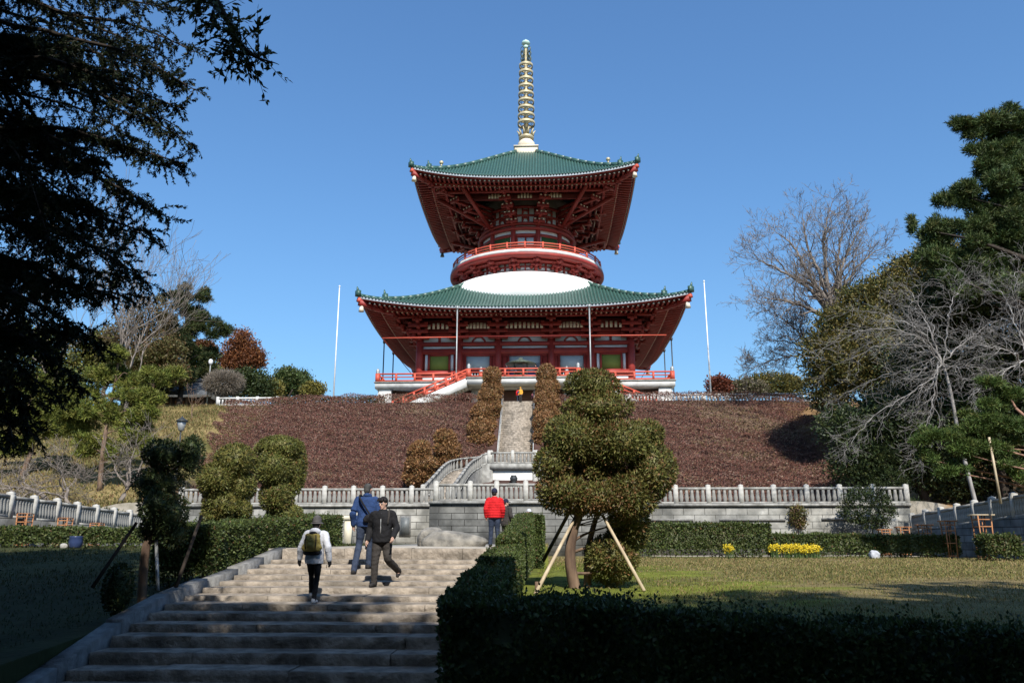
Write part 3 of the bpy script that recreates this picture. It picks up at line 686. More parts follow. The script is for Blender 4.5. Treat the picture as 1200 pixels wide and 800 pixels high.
for j in range(4):                # pierced flame ornament
    a = math.pi/4+math.pi*j/2; ca, sa = math.cos(a), math.sin(a)
    for zc, rr_ in ((zp(71), .75), (zp(66), .85), (zp(60.5), .75)):
        pts = [(AX+ca*(.25+rr_*(.55-.55*math.cos(t))), PY+sa*(.25+rr_*(.55-.55*math.cos(t))), zc+.55*math.sin(t)) for t in np.linspace(0, 2*math.pi, 11)]
        b.tube(pts, .075, 4)
    b.tube([(AX+ca*.3, PY+sa*.3, zp(74)), (AX+ca*.9, PY+sa*.9, zp(70)), (AX+ca*.5, PY+sa*.5, zp(63)), (AX+ca*.3, PY+sa*.3, zp(57))], .07, 4)
b.build("flame_ornament", M['verdigris_shade'], sp)
b = MB(); b.ball((AX, PY, zp(55.5)), .42, 12, 8); b.lathe([(.3, zp(54)), (.72, zp(51.8)), (.6, zp(49.5)), (.2, zp(47.5)), (0, zp(46))], 16, AX, PY); b.build("jewel", M['glass'], sp, True)
for s in (-1, 1):
    b = MB(); h = 11.6; p = (AX+s*h, PY-h, float(upr.hip(h))+.35); b.tube([p, (p[0], p[1], p[2]+.5)], .13, 8); b.ball((p[0], p[1], p[2]+.65), .3); b.build("roof_finial", M['gold'], pg, True)
# fittings on the terrace
b = MB(); c = (AX-.35, PY-18.9); b.lathe([(.5, 18.75), (.35, 19.0), (.3, 19.3), (.75, 19.5), (.8, 20.0), (.7, 20.05)], 16, *c)
b.lathe([(1.9, 20.62), (1.75, 20.72), (.9, 21.0), (.3, 21.2), (.25, 21.4), (0, 21.5)], 20, *c)
for j in range(4): a = math.pi*(j+.5)/2; b.tube([(c[0]+1.1*math.cos(a), c[1]+1.1*math.sin(a), 18.75), (c[0]+1.1*math.cos(a), c[1]+1.1*math.sin(a), 20.7)], .07, 6)
tag(b.build("incense_burner", M['verdigris_shade'], None, origin=(c[0], c[1], 18.75)), "bronze incense burner with round roof on the pagoda porch", "incense burner")
for s in (-1, 1):
    p = at(391 if s < 0 else 833, 462 if s < 0 else 460, 90.0); t_ = at(398 if s < 0 else 826, 336 if s < 0 else 330, 90.0)
    f = MB(); f.tube([(p[0], 90, 14.45), (p[0], 90, t_[2])], [.1, .055], 10); f.ball((p[0], 90, t_[2]+.06), .12)
    tag(f.build("flagpole", M['whitepole'], None, True, origin=(p[0], 90, 14.45)), "tall bare white flagpole on the hilltop " + ("left of the pagoda, near two visitors" if s < 0 else "right of the pagoda, beside the russet tree"), "flagpole", "white flagpoles beside the pagoda")
# ------------------------------------------------------------------ lower steps
SY = {i: (11.3+.55*(13-i) if i >= 8 else 14.05+.75*(8-i)) for i in range(1, 17)}; YL = 20.1
SPX = {1: 655.7, 2: 661.6, 3: 667.3, 4: 674.4, 5: 681.8, 6: 688.8, 7: 698.5, 8: 708.4, 9: 719, 10: 732, 11: 746, 12: 766, 13: 787}
SZ = {i: float(at(427, SPX[i], SY[i])[2]) for i in SPX}
for i in (14, 15, 16): SZ[i] = SZ[13]-.14*(i-13)
def rough_block(b, x0, x1, y0, y1, z0, z1, rng, amp):
    nx_, nz_ = max(2, int((x1-x0)/.12)), 3
    X_ = np.linspace(x0, x1, nx_+1); rows = []
    for j in range(nz_+1):
        z = z0+(z1-z0)*j/nz_; dy = rng.normal(0, amp, nx_+1); dz = rng.normal(0, amp*.18, nx_+1) if j == nz_ else np.zeros(nx_+1)
        rows.append([(X_[k], y0+dy[k]*(1 if j < nz_ else .5), z+dz[k]) for k in range(nx_+1)])
    rows.append([(X_[k], y0+.1, z1+rng.normal(0, amp*.15)) for k in range(nx_+1)]); rows.append([(X_[k], y1, z1) for k in range(nx_+1)])
    b.strip(rows)
    for xx, o in ((x0, 1), (x1, -1)): b.add([(xx, y0, z0), (xx, y1, z0), (xx, y1, z1), (xx, y0, z1)], [(0, 1, 2, 3)])
stp = empty("stone_steps", (-.9, 15, -1.8), "broad flight of rough stone steps climbing from the shade to the landing", "stone steps")
rng = np.random.default_rng(3)
def step(name, yf, yb, zt, th, amp):
    b = MB(); cuts = [-3.56]
    while cuts[-1] < 1.0: cuts.append(cuts[-1]+rng.uniform(1.2, 2.1))
    cuts[-1] = 1.74
    for k in range(len(cuts)-1): rough_block(b, cuts[k]+.004, cuts[k+1]-.004, yf+rng.normal(0, .012), yb, zt-th, zt+rng.normal(0, .004), rng, amp)
    b.build(name, M['step'], stp)
for i in range(1, 17): step("step", SY[i], SY[i]+.88, SZ[i], .22, .014)
step("landing_kerb", YL, YL+.5, -.2, .34, .006)
def zstep(y): return float(np.interp(y, [SY[i] for i in range(16, 0, -1)]+[YL], [SZ[i] for i in range(16, 0, -1)]+[-.3]))
for x0, x1 in ((-3.86, -3.57), (1.75, 1.95)):
    yy = [9.6]
    while yy[-1] < YL+.2: yy.append(yy[-1]+1.55)
    for k in range(len(yy)-1):
        a_, c_ = yy[k]+.006, yy[k+1]-.006; b = MB(); za, zc = zstep(a_)+.11, zstep(c_)+.11; o = rng.normal(0, .012)
        V = [(x0, a_, za-.6), (x1, a_, za-.6), (x1, c_, zc-.6), (x0, c_, zc-.6), (x0+.02, a_, za+o), (x1-.02, a_, za+o), (x1-.02, c_, zc+o), (x0+.02, c_, zc+o)]
        b.add(V, [(0,3,2,1),(4,5,6,7),(0,1,5,4),(1,2,6,5),(2,3,7,6),(3,0,4,7)]); b.build("edge_kerb", M['kerb'], stp)

# ------------------------------------------------------------------ balustrades
def bal_mesh(h):
    b = MB(); b.tube([(0, 0, 0), (0, 0, .12*h), (0, 0, .3*h), (0, 0, .75*h), (0, 0, h)], [.10, .12, .135, .10, .10], 8, cap=False); o = b.build("baluster", M['stone'], None, True, origin=(0, 0, 0)); me = o.data; bpy.data.objects.remove(o); return me
BAL = bal_mesh(.70)
def post_mesh(h, w):
    b = MB(); b.bx(-w, w, -w, w, -.25, h-.12)
    k = w*.93; V = [(-w, -w, h-.118), (w, -w, h-.118), (w, w, h-.118), (-w, w, h-.118), (-k, -k, h-.03), (k, -k, h-.03), (k, k, h-.03), (-k, k, h-.03), (0, 0, h+.03)]
    b.add(V, [(0,1,5,4),(1,2,6,5),(2,3,7,6),(3,0,4,7),(4,5,8),(5,6,8),(6,7,8),(7,4,8)]); o = b.build("post", M['stonelight'], None, origin=(0, 0, 0)); me = o.data; bpy.data.objects.remove(o); return me
POST = post_mesh(1.17, .14)
def balustrade(label, pts, nb=5, group="stone balustrades along the terraces", posts=True, skip=(), big=()):
    P = [np.array(p, float) for p in pts]
    root = empty("stone_balustrade", tuple((P[0]+P[-1])/2), label, "balustrade", group)
    b = MB(); c = MB()
    for a, d in zip(P[:-1], P[1:]):
        b.beam(a+[0, 0, .93], d+[0, 0, .93], .2, .15); c.beam(a+[0, 0, .06], d+[0, 0, .06], .26, .12)
    b.build("top_rail", M['stone'], root); c.build("bottom_rail", M['stone'], root)
    for i, p in enumerate(P):
        if posts and i not in skip:
            a = P[max(i-1, 0)]; d = P[min(i+1, len(P)-1)]; inst("post", POST, root, p, math.atan2(d[1]-a[1], d[0]-a[0]), (1.45, 1.45, 1.15) if i in big else None)
    for a, d in zip(P[:-1], P[1:]):
        n = nb if isinstance(nb, int) else max(1, int(np.linalg.norm(d-a)/nb))
        for k in range(n): inst("baluster", BAL, root, a+(d-a)*(k+1)/(n+1)+[0, 0, .14])
    return root
ZB = 2.2
balustrade("weathered stone balustrade on the pale wall left of the steps, below the russet hillside", [(-5.6-1.86*k, 51.05, ZB) for k in range(8, -1, -1)]+[(-3.7, 51.05, ZB)])
balustrade("stone balustrade on the projecting dark wall, before the curved stairs", [(-3.5, 47.15, ZB), (-1.5, 47.15, ZB), (.05, 47.15, ZB), (1.75, 47.15, ZB), (3.5, 47.15, ZB), (5.25, 47.15, ZB), (7.0, 47.15, ZB), (8.6, 47.15, ZB)])
balustrade("stone balustrade on the stained wall right of the propped topiary, below the shaded hillside", [(9.0+2.02*k, 51.05, ZB) for k in range(9)])
for s_, lab in ((-1, "stone balustrade of the sloping ramp at the left edge, behind the trellises"), (1, "shaded stone balustrade of the sloping ramp at the right edge, with sunlit post caps")):
    pts = []
    if s_ < 0:
        for px, py in ((6.5, 575.2), (35.8, 579.5), (64, 582.8), (88.8, 587), (112, 590.3), (133.7, 593.6), (152.8, 596.4)): Yy = 24.5*933/(642-px); pts.append((-21.5, Yy, float(at(px, py, Yy)[2])-1.2))
        pts.insert(0, (-21.5, pts[0][1]-1.8, pts[0][2]+.12)); pts.append((-21.5, 48.6, pts[-1][2]-.1))
    else:
        for px, py in ((1191.6, 571.5), (1164.8, 576), (1140.8, 581), (1120.7, 585), (1101, 589), (1083, 593), (1066, 596), (1050.7, 600.4)): Yy = 22*933/(px-642); pts.append((25.0, Yy, float(at(px, py, Yy)[2])-1.2))
    balustrade(lab, pts, 7 if s_ < 0 else 8, big=(0,) if s_ > 0 else ())
    b = MB(); x0 = pts[0][0]
    for a, d in zip(pts[:-1], pts[1:]):
        V = [(x0-.2, a[1], -1.2), (x0+.2, a[1], -1.2), (x0+.2, d[1], -1.2), (x0-.2, d[1], -1.2), (x0-.2, a[1], a[2]), (x0+.2, a[1], a[2]), (x0+.2, d[1], d[2]), (x0-.2, d[1], d[2])]
        b.add(V, [(4,5,6,7),(1,2,6,5),(3,0,4,7)])
    b.bx(x0-.2, x0+.2, pts[0][1]-.02, pts[0][1]+.3, -1.2, pts[0][2]-.01)
    tag(b.build("ramp_wall", M['walldark']), "dark block wall under the %s ramp balustrade" % ("left" if s_ < 0 else "right"), "wall", "stone retaining walls")
# retaining walls
def rwall(name, x0, x1, y0, y1, m, lab, ledges=()):
    root = empty(name, ((x0+x1)/2, (y0+y1)/2, -1), lab, "wall", "stone retaining walls")
    b = MB(); b.bx(x0, x1, y0, y1, -1.2, ZB-.17); b.build("block_face", m, root)
    b = MB(); b.bx(x0-.05, x1+.05, y0-.13, y1+.1, ZB-.168, ZB); b.build("coping", M['stone'], root)
    for a, c, z in ledges:
        b = MB(); b.bx(a, c, y0-.09, y0-.002, z, z+.12); b.build("ledge", M['kerb'], root)
rwall("retaining_wall", -21.3, -3.9, 50.85, 51.3, M['wallstone'], "pale stone block retaining wall with a plaque, left of the dark middle wall", ((-20, -13, 1.1),))
rwall("retaining_wall", 8.9, 25.2, 50.85, 51.3, M['wallstone'], "pale stained block retaining wall behind the right hedge and yellow flowers", ((9.2, 12.0, 1.15), (13.6, 17.6, 1.15), (19.8, 23.6, 1.2)))
rwall("retaining_wall", -3.85, 8.85, 46.95, 47.35, M['walldark'], "dark coursed stone retaining wall in the middle, behind the boulder", ())
for x in (-3.85, 8.45):
    b = MB(); b.bx(x, x+.4, 47.36, 50.84, -1.2, ZB-.17); tag(b.build("return_wall", M['walldark']), "short return wall joining the middle wall to the %s wall" % ("left" if x < 0 else "right"), "wall", "stone retaining walls")
b = MB(); p0, p1 = at(470, 606, 50.8), at(479.5, 626, 50.8); b.bx(p0[0]-.08, p1[0]+.08, 50.78, 50.848, p1[2]-.1, p0[2]+.1); pl = b.build("wall_plaque", M['kerb']); tag(pl, "small dark slate plaque in a pale frame on the left retaining wall", "plaque")
b = MB(); b.bx(p0[0], p1[0], 50.74, 50.779, p1[2], p0[2]); b.build("slate_panel", mat('slate', (.12, .13, .13), .5, (.09, .095, .095), 3), pl)

# ------------------------------------------------------------------ landing, curved flights and the long straight stair
ls = empty("hillside_staircase", (0, 74, 2.4), "long pale stone staircase rising through the hillside to the pagoda, with a balustraded landing", "staircase")
b = MB(); b.bx(-2.2, 2.2, 70.0, 75.0, 6.0, 6.5); b.build("landing_slab", M['stone'], ls)
b = MB(); b.bx(-1.75, 1.75, 70.3, 70.6, 2.2, 5.99); b.build("white_panel", M['concrete'], ls)
for x in (-2.15, 1.76): b = MB(); b.bx(x, x+.39, 70.1, 74.9, 2.2, 5.99); b.build("landing_pier", M['stone'], ls)
b = MB(); n = 36
for i in range(n):
    y0 = 75+10*i/n; z = 6.5+(14.5-6.5)*(i+1)/n; x = rng.normal(0, .01)
    b = MB(); b.bx(-1.62, 1.62, y0-.02, y0+.62, z-.34, z); b.build("step", M['step'], ls)
for s in (-1, 1):
    b = MB(); x0, x1 = sorted((s*1.63, s*1.95)); V = [(x0, 75, 6.0), (x1, 75, 6.0), (x1, 85.2, 14.2), (x0, 85.2, 14.2), (x0, 75, 7.0), (x1, 75, 7.0), (x1, 85.2, 15.0), (x0, 85.2, 15.0)]
    b.add(V, [(0,3,2,1),(4,5,6,7),(0,1,5,4),(1,2,6,5),(2,3,7,6),(3,0,4,7)]); b.build("side_kerb", M['stonelight'], ls)
    b = MB(); b.tube([(s*1.7, 75, 7.75), (s*1.7, 85.2, 15.8)], .05, 6)
    for i in range(8): y0 = 75.1+10*i/7; z = 7+.78*(y0-75); b.tube([(s*1.7, y0, z-.1), (s*1.7, y0, z+.8)], .035, 6)
    b.build("handrail", M['metal'], ls)
balustrade("stone balustrade on the landing at the foot of the long staircase", [(-2.08, 70.15, 6.5), (0, 70.15, 6.5), (2.08, 70.15, 6.5)], 5)
def catmull(P, n):
    P = np.array(P, float); P = np.vstack([2*P[0]-P[1], P, 2*P[-1]-P[-2]]); o = []
    for i in range(1, len(P)-2):
        for t in np.linspace(0, 1, n, endpoint=False):
            a, b_, c, d = P[i-1], P[i], P[i+1], P[i+2]; o.append(.5*((2*b_)+(-a+c)*t+(2*a-5*b_+4*c-d)*t*t+(-a+3*b_-3*c+d)*t**3))
    o.append(P[-2]); return np.array(o)
for s in (-1, 1):
    cen = catmull([(s*2.2, 71.2), (s*3.5, 70.7), (s*4.25, 69.0), (s*4.5, 66), (s*4.5, 61), (s*4.5, 54)], 7)
    arc = np.concatenate([[0], np.cumsum(np.linalg.norm(np.diff(cen, axis=0), axis=1))]); zz = 6.5-(6.5-2.3)*arc/arc[-1]
    T = np.gradient(cen, axis=0); T /= np.linalg.norm(T, axis=1)[:, None]; Nn = np.stack([-T[:, 1], T[:, 0]], 1)
    side = "left" if s < 0 else "right"
    for q, lab in ((1, "inner"), (-1, "outer")):
        e = cen+Nn*q*1.0*(1 if s < 0 else -1)
        idx = list(range(0, len(e), 2)); pts = [(e[i, 0], e[i, 1], zz[i]) for i in idx]
        balustrade("curved %s stone balustrade of the %s flight winding up to the landing" % (lab, side), pts, .42, skip=tuple(range(1, len(pts)-1)))
        b = MB(); b.strip([[(e[i, 0], e[i, 1], 2.0) for i in range(len(e))], [(e[i, 0], e[i, 1], zz[i]+.02) for i in range(len(e))]]); b.strip([[(e[i, 0]+Nn[i, 0]*.2, e[i, 1]+Nn[i, 1]*.2, zz[i]+.02) for i in range(len(e))], [(e[i, 0]+Nn[i, 0]*.2, e[i, 1]+Nn[i, 1]*.2, 2.0) for i in range(len(e))]])
        b.build("flight_wall", M['stone'], ls)
    m = 22; ii = np.linspace(0, arc[-1], m+1)
    for k in range(m):
        t0, t1 = ii[k], ii[k+1]; c0 = np.array([np.interp(t0, arc, cen[:, 0]), np.interp(t0, arc, cen[:, 1])]); c1 = np.array([np.interp(t1, arc, cen[:, 0]), np.interp(t1, arc, cen[:, 1])])
        z = 6.5-4.2*(k+.5)/m; b = MB(); b.beam((*c0, z-.5), (*c1, z-.5), 1.9, 1.0); b.build("curved_step", M['step'], ls)
b = MB(); c = at(602, 563, 69.6); b.lathe([(.2, 4.75), (.15, 4.83), (.3, 5.0), (.34, 5.22), (.23, 5.38), (.26, 5.44), (0, 5.42)], 14, c[0], 69.6)
tag(b.build("bronze_urn", M['metaldark'], None, True), "small dark bronze urn in front of the white panel under the stair landing", "urn")
b = MB(); b.bx(c[0]-.5, c[0]+.5, 69.2, 70.05, 2.25, 4.74); tag(b.build("urn_pedestal", M['stone']), "stone pedestal carrying the bronze urn under the landing", "pedestal")

# ------------------------------------------------------------------ hilltop fences
def hillfence(lab, x0, x1, y, n, solid):
    root = empty("hilltop_fence", ((x0+x1)/2, y, 14.5), lab, "fence", "white fences along the hilltop")
    b = MB(); b.bx(x0, x1, y-.1, y+.1, 15.2, 15.38); b.build("rail", M['concrete'], root)
    b = MB(); b.bx(x0, x1, y-.14, y+.14, 14.4, 14.62); b.build("base", M['concrete'], root)
    for i in range(n+1): x = x0+(x1-x0)*i/n; b = MB(); b.bx(x-.13, x+.13, y-.16, y+.16, 14.4, 15.46); b.build("post", M['concrete'], root)
    b = MB(); m = int((x1-x0)/.36)
    for i in range(m): x = x0+(x1-x0)*(i+.5)/m; b.bx(x-.08, x+.08, y-.06, y+.06, 14.6, 15.21)
    b.build("fence_bars", M['concrete'], root)
hillfence("low white fence along the hilltop right of the pagoda, running into the trees", 9.5, 33, 86.0, 9, 0)
hillfence("low white fence along the hilltop at far left, beside the grey dome shrub", -33.5, -26.8, 86.0, 3, 1)

# ------------------------------------------------------------------ rocks and markers
def rock(name, c, r, seed, lab, cat="boulder", taper=0.0, m=M['rock'], amp=.16):
    b = MB(); b.ball((0, 0, 0), 1.0, 40, 26); V = np.concatenate(b.v); 
    d = 1+amp*lump(V, 2.2, seed)+amp*.5*lump(V, 6, seed+1)+.02*lump(V, 17, seed+2); V = V*d[:, None]
    V = np.sign(V)*np.abs(V)**.8; V[:, 2] *= 1-taper*V[:, 0]; V = V*np.array(r)+np.array(c); b.v = [V]
    return tag(b.build(name, m, None, True), lab, cat)
rock("boulder", (-.1, 27.4, -.08), (1.15, .5, .34), 8, "long low grey boulder lying at the head of the steps", "boulder", .3)
rock("boulder", (-1.0, 27.9, .0), (.5, .45, .46), 9, "squat grey rock at the left end of the long boulder", "boulder", 0)
b = MB(); c = at(408, 625, 44); b.bx(c[0]-.17, c[0]+.2, 43.8, 44.2, -.5, 1.05); b.bx(c[0]-1.4, c[0]+.22, 43.75, 44.25, 1.054, 1.3); b.bx(c[0]-1.36, c[0]-1.1, 43.8, 44.2, -.5, 1.05)
tag(b.build("stone_table", mat('cream_stone', (.62, .56, .42), .8, (.5, .45, .34), 2)), "cream stone slab on two short piers behind the left hedge", "stone slab")
# lamps
p = at(212, 505, 54); b = MB(); b.tube([(p[0], 54, 1.5), (p[0], 54, p[2])], [.07, .05], 8); lp = b.build("garden_lamp", M['metaldark']); tag(lp, "dark lantern head garden lamp above the shaded topiary at left", "lamp")
b = MB(); z = p[2]; b.lathe([(.1, z), (.2, z+.08), (.34, z+.62), (.3, z+.66)], 6, p[0], 54); b.build("lamp_shade", M['metal'], lp)
b = MB(); b.lathe([(.46, z+.664), (.40, z+.75), (.14, z+.9), (.05, z+1.02), (0, z+1.05)], 6, p[0], 54); b.build("lamp_cap", M['metaldark'], lp)
p = at(247, 424, 88); b = MB(); b.tube([(p[0], 88, 14.4), (p[0], 88, p[2]-.3)], [.1, .06], 8); lp = b.build("street_lamp", M['metal']); tag(lp, "thin grey street lamp with small white head on the left hilltop", "lamp")
b = MB(); b.ball((p[0], 88, p[2]), (.26, .26, .36), 10, 8); b.build("lamp_head", M['whitepole'], lp, True)
# timber hall on the left hill
hl = empty("timber_hall", (-41, 97, 14.5), "dark timber hall with grey tiled roof among the trees on the left hill", "hall")
b = MB(); b.bx(-49, -38.2, 94, 100, 14.4, 17.2); b.build("wall", M['woodold'], hl)
b = MB(); V = [(-50.5, 92.4, 16.9), (-36.6, 92.4, 16.9), (-36.6, 101.6, 16.9), (-50.5, 101.6, 16.9), (-47.5, 97, 19.4), (-39.6, 97, 19.4)]
b.add(V, [(0,1,5,4), (2,3,4,5), (1,2,5), (3,0,4), (3,2,1,0)]); rf = b.build("roof", M['roofgrey'], hl)
b = MB(); b.beam((-47.7, 97, 19.5), (-39.4, 97, 19.5), .5, .4); b.build("ridge", M['roofgrey'], rf)
for x in np.linspace(-48.5, -38.7, 6): b = MB(); b.bx(x-.12, x+.12, 93.7, 93.98, 14.4, 16.95); b.build("post", M['bark'], hl)
for x in np.linspace(-47.4, -39.6, 5): b = MB(); b.bx(x-.6, x+.6, 93.9, 93.98, 15.0, 16.4); b.build("shutter", M['wood'], hl)
# ------------------------------------------------------------------ trees
def scale_at(px, py, Y):
    p = at(px, py, Y); return float((p-_C) @ _fw)/_F
def B(px, py, rx, ry, Y, rd=None):
    k = scale_at(px, py, Y); return (at(px, py, Y), (rx*k, (rd if rd else min(rx, ry)*1.1)*k, ry*k))
def grow(out, rng, p, d, Ln, r, lev, mx, o):
    n = 7 if lev < 2 else (5 if lev < 4 else 3); pts = [p]; ds = [d]; rs = [r]; re = r*o.get('taper', .55)
    for i in range(n):
        d = d + rng.normal(0, o.get('wob', .16), 3) + np.array([o.get('dx', 0), o.get('dy', 0), o.get('up', .05)])*(1 if lev else .2); d = d/np.linalg.norm(d)
        p = p + d*Ln/n; pts.append(p); ds.append(d); rs.append(r+(re-r)*(i+1)/n)
    out.append((np.array(pts), np.array(rs), lev))
    if lev >= mx: return
    k = o['kids'][min(lev, len(o['kids'])-1)]
    for j in range(k):
        t = rng.uniform(o.get('t0', .35) if lev else o.get('t00', .4), 1.0) if j else 1.0
        i = min(n, max(1, int(round(t*n)))); dd = ds[i]
        ax = rng.normal(size=3); ax -= dd*(ax @ dd); ax /= np.linalg.norm(ax); a = rng.uniform(*o.get('ang', (.45, 1.0))) if j else rng.uniform(.1, .4)
        nd = dd*math.cos(a)+ax*math.sin(a)
        grow(out, rng, pts[i], nd, Ln*rng.uniform(*o.get('len', (.55, .85))), rs[i]*rng.uniform(.5, .72), lev+1, mx, o)
def limbs_mb(br, lo, hi, mn=.004):
    b = MB()
    for P, r, lev in br:
        if lo <= lev <= hi: b.tube(P, np.maximum(r, mn), 8 if lev == 0 else (6 if lev == 1 else (4 if lev < 4 else 3)), cap=lev < 2)
    return b
def bare_tree(name, base, Ln, r, seed, m, lab, mx=5, group=None, d=(0, 0, 1), stems=1, cat="tree", **o):
    rng = np.random.default_rng(seed); base = np.array(base, float); root = empty(name, tuple(base), lab, cat, group)
    o.setdefault('kids', [5, 4, 4, 3, 3]); br = []
    for k in range(stems):
        dd = np.array(d, float)+(rng.normal(0, .25, 3) if stems > 1 else 0); grow(br, rng, base+[0, 0, -.1], dd/np.linalg.norm(dd), Ln*(rng.uniform(.8, 1.1) if stems > 1 else 1), r, 0, mx, o)
    mn = base[1]*o.get('mn', .00022)
    limbs_mb(br, 0, 0).build("trunk", m, root, True); limbs_mb(br, 1, 2, mn).build("branch_limbs", m, root, True)
    if mx > 2: tag(limbs_mb(br, 3, 9, mn).build("twigs", m, root), kind="stuff")
    return root, br
def crown_pts(rng, blobs, n, lo=.55, seed=0, amp=.18, fs=1.0):
    w = np.array([b[1][0]*b[1][2]+b[1][0]*b[1][1] for b in blobs]); i = rng.choice(len(blobs), n, p=w/w.sum())
    C_ = np.array([b[0] for b in blobs])[i]; R_ = np.array([b[1] for b in blobs])[i]; d = runit(rng, n)
    f = lo+(1-lo)*rng.uniform(size=n)**.6; f = f*(1+amp*lump(C_+d*R_, fs, seed))
    return C_+d*R_*f[:, None], d
def crown(name, parent, blobs, ncl, per, cr, Lf, Wf, table, seed, m=None, lo=.5, up=.3, flat=.7, part=True, out=.6, amp=.2):
    rng = np.random.default_rng(seed); mean = float(np.mean([b[1][0] for b in blobs]))
    c, d = crown_pts(rng, blobs, ncl, lo, seed, amp, 2.5/mean); tone = 1+rng.uniform(-.3, .3, (ncl, 1)); hue = rng.choice(len(table), ncl, p=np.array([t[0] for t in table])/sum(t[0] for t in table))
    cc = np.array([t[1] for t in table])[hue]*tone
    P = np.repeat(c, per, 0)+rng.normal(0, 1, (ncl*per, 3))*cr*np.array([1, 1, flat]); n = len(P)
    D = unit(np.repeat(d, per, 0)*out+rng.normal(0, .6, (n, 3))+np.array([0, 0, up])); N = unit(runit(rng, n)+np.array([0, 0, .5]))
    col = np.clip(np.repeat(cc, per, 0)*(1+rng.uniform(-.25, .25, (n, 1))), 0, 1)
    me = leaf_mesh(name, leaf_quads(P, D, N, Lf*rng.uniform(.6, 1.3, n), Wf*rng.uniform(.7, 1.3, n)), col, m or M['leaf'], wloc(parent))
    return place(name, me, parent, (0, 0, 0))
def trunk(parent, pts, r, m, name="trunk"):
    b = MB(); P = catmull(np.array(pts, float)[:, :3], 5) if len(pts) > 2 else np.array(pts, float); b.tube(P, np.linspace(r, r*.35, len(P)), 9); return b.build(name, m, parent, True)
def limbs_to(parent, rng, trunk_pts, targets, r, m, name="branch_limbs", sag=.0):
    b = MB(); T = np.array(trunk_pts, float)
    for t in targets:
        t = np.array(t, float); zt = t[2]-.3*np.linalg.norm(t[:2]-T[-1][:2])-.2; k = int(np.argmin(np.abs(T[:, 2]-zt))); a = T[k]
        mid = (a+t)/2+rng.normal(0, .08, 3)*np.linalg.norm(t-a)+[0, 0, sag]
        b.tube(catmull([a, mid, t], 4), np.linspace(r, r*.25, 9), 5)
    return b.build(name, m, parent, True)
def tree(name, lab, blobs, base, r, bark, table, seed, ncl, per, cr, Lf, Wf, group=None, cat="tree", top=None, **k):
    base = np.array(base, float); root = empty(name, tuple(base), lab, cat, group); rng = np.random.default_rng(seed)
    zmax = .6*max(b[0][2] for b in blobs)+.4*np.mean([b[0][2] for b in blobs]); cx = np.mean([b[0][0] for b in blobs]); cy = np.mean([b[0][1] for b in blobs])
    tp = np.array(top if top is not None else (cx, cy, zmax)); pts = [base+[0, 0, -.2], base*.7+tp*.3+rng.normal(0, .1, 3)*[1, 1, 0], base*.3+tp*.7+rng.normal(0, .15, 3)*[1, 1, 0], tp]
    trunk(root, pts, r, bark); limbs_to(root, rng, catmull(pts, 5), [b[0] for b in blobs], r*.4, bark)
    crown("foliage", root, blobs, ncl, per, cr, Lf, Wf, table, seed+1, **k); return root
def pine(name, lab, pads, base, top, r, bark, table, seed, tufts, per, Ln=.26, Wn=.035, group=None, cat="pine tree"):
    base = np.array(base, float); top = np.array(top, float); root = empty(name, tuple(base), lab, cat, group); rng = np.random.default_rng(seed)
    pts = [base+[0, 0, -.2], base*.66+top*.34+rng.normal(0, .35, 3)*[1, 1, 0], base*.33+top*.67+rng.normal(0, .35, 3)*[1, 1, 0], top]
    trunk(root, pts, r, bark); limbs_to(root, rng, catmull(pts, 5), [b[0]-np.array([0, 0, b[1][2]*.4]) for b in pads], r*.35, bark, sag=.15)
    pads = [(c_+rng.normal(0, .5, 3)*np.array(r_)*[1, 1, 1.35], tuple(np.array(r_)*rng.uniform(.3, .6)*np.array([1, 1, 1.9]))) for c_, r_ in pads for _ in range(5)]
    w = np.array([b[1][0]*b[1][1] for b in pads]); i = rng.choice(len(pads), tufts, p=w/w.sum())
    C_ = np.array([b[0] for b in pads])[i]; R_ = np.array([b[1] for b in pads])[i]; d = runit(rng, tufts); d[:, 2] = np.abs(d[:, 2])*rng.choice([1, 1, 1, -.5], tufts)
    c = C_+d*R_*rng.uniform(.45, 1.05, (tufts, 1)); hue = pick(rng, tufts, table, .3)
    P = np.repeat(c, per, 0)+rng.normal(0, .05, (tufts*per, 3)); n = len(P)
    D = unit(rng.normal(0, .75, (n, 3))+np.repeat(d, per, 0)*.5*np.array([1, 1, .3])+np.array([0, 0, .45])); N = runit(rng, n)
    col = np.clip(np.repeat(hue, per, 0)*(1+rng.uniform(-.2, .2, (n, 1))), 0, 1)
    me = leaf_mesh("foliage", leaf_quads(P, D, N, Ln*rng.uniform(.7, 1.3, n), Wn), col, M['needle'], wloc(root)); place("foliage", me, root, (0, 0, 0)); return root
def gz(x, y): return float(ground_z(x, y))
def basep(px, Y, z=None): x = float(at(px, 450, Y)[0]); return (x, Y, gz(x, Y) if z is None else z)
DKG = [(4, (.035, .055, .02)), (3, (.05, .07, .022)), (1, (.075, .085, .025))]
OLV = [(4, (.16, .13, .035)), (3, (.11, .105, .03)), (2, (.06, .075, .024)), (1, (.2, .15, .045))]
PIN = [(4, (.05, .08, .025)), (3, (.075, .105, .03)), (1, (.11, .12, .04))]
PIY = [(4, (.17, .185, .035)), (3, (.12, .145, .03)), (1, (.22, .21, .05))]
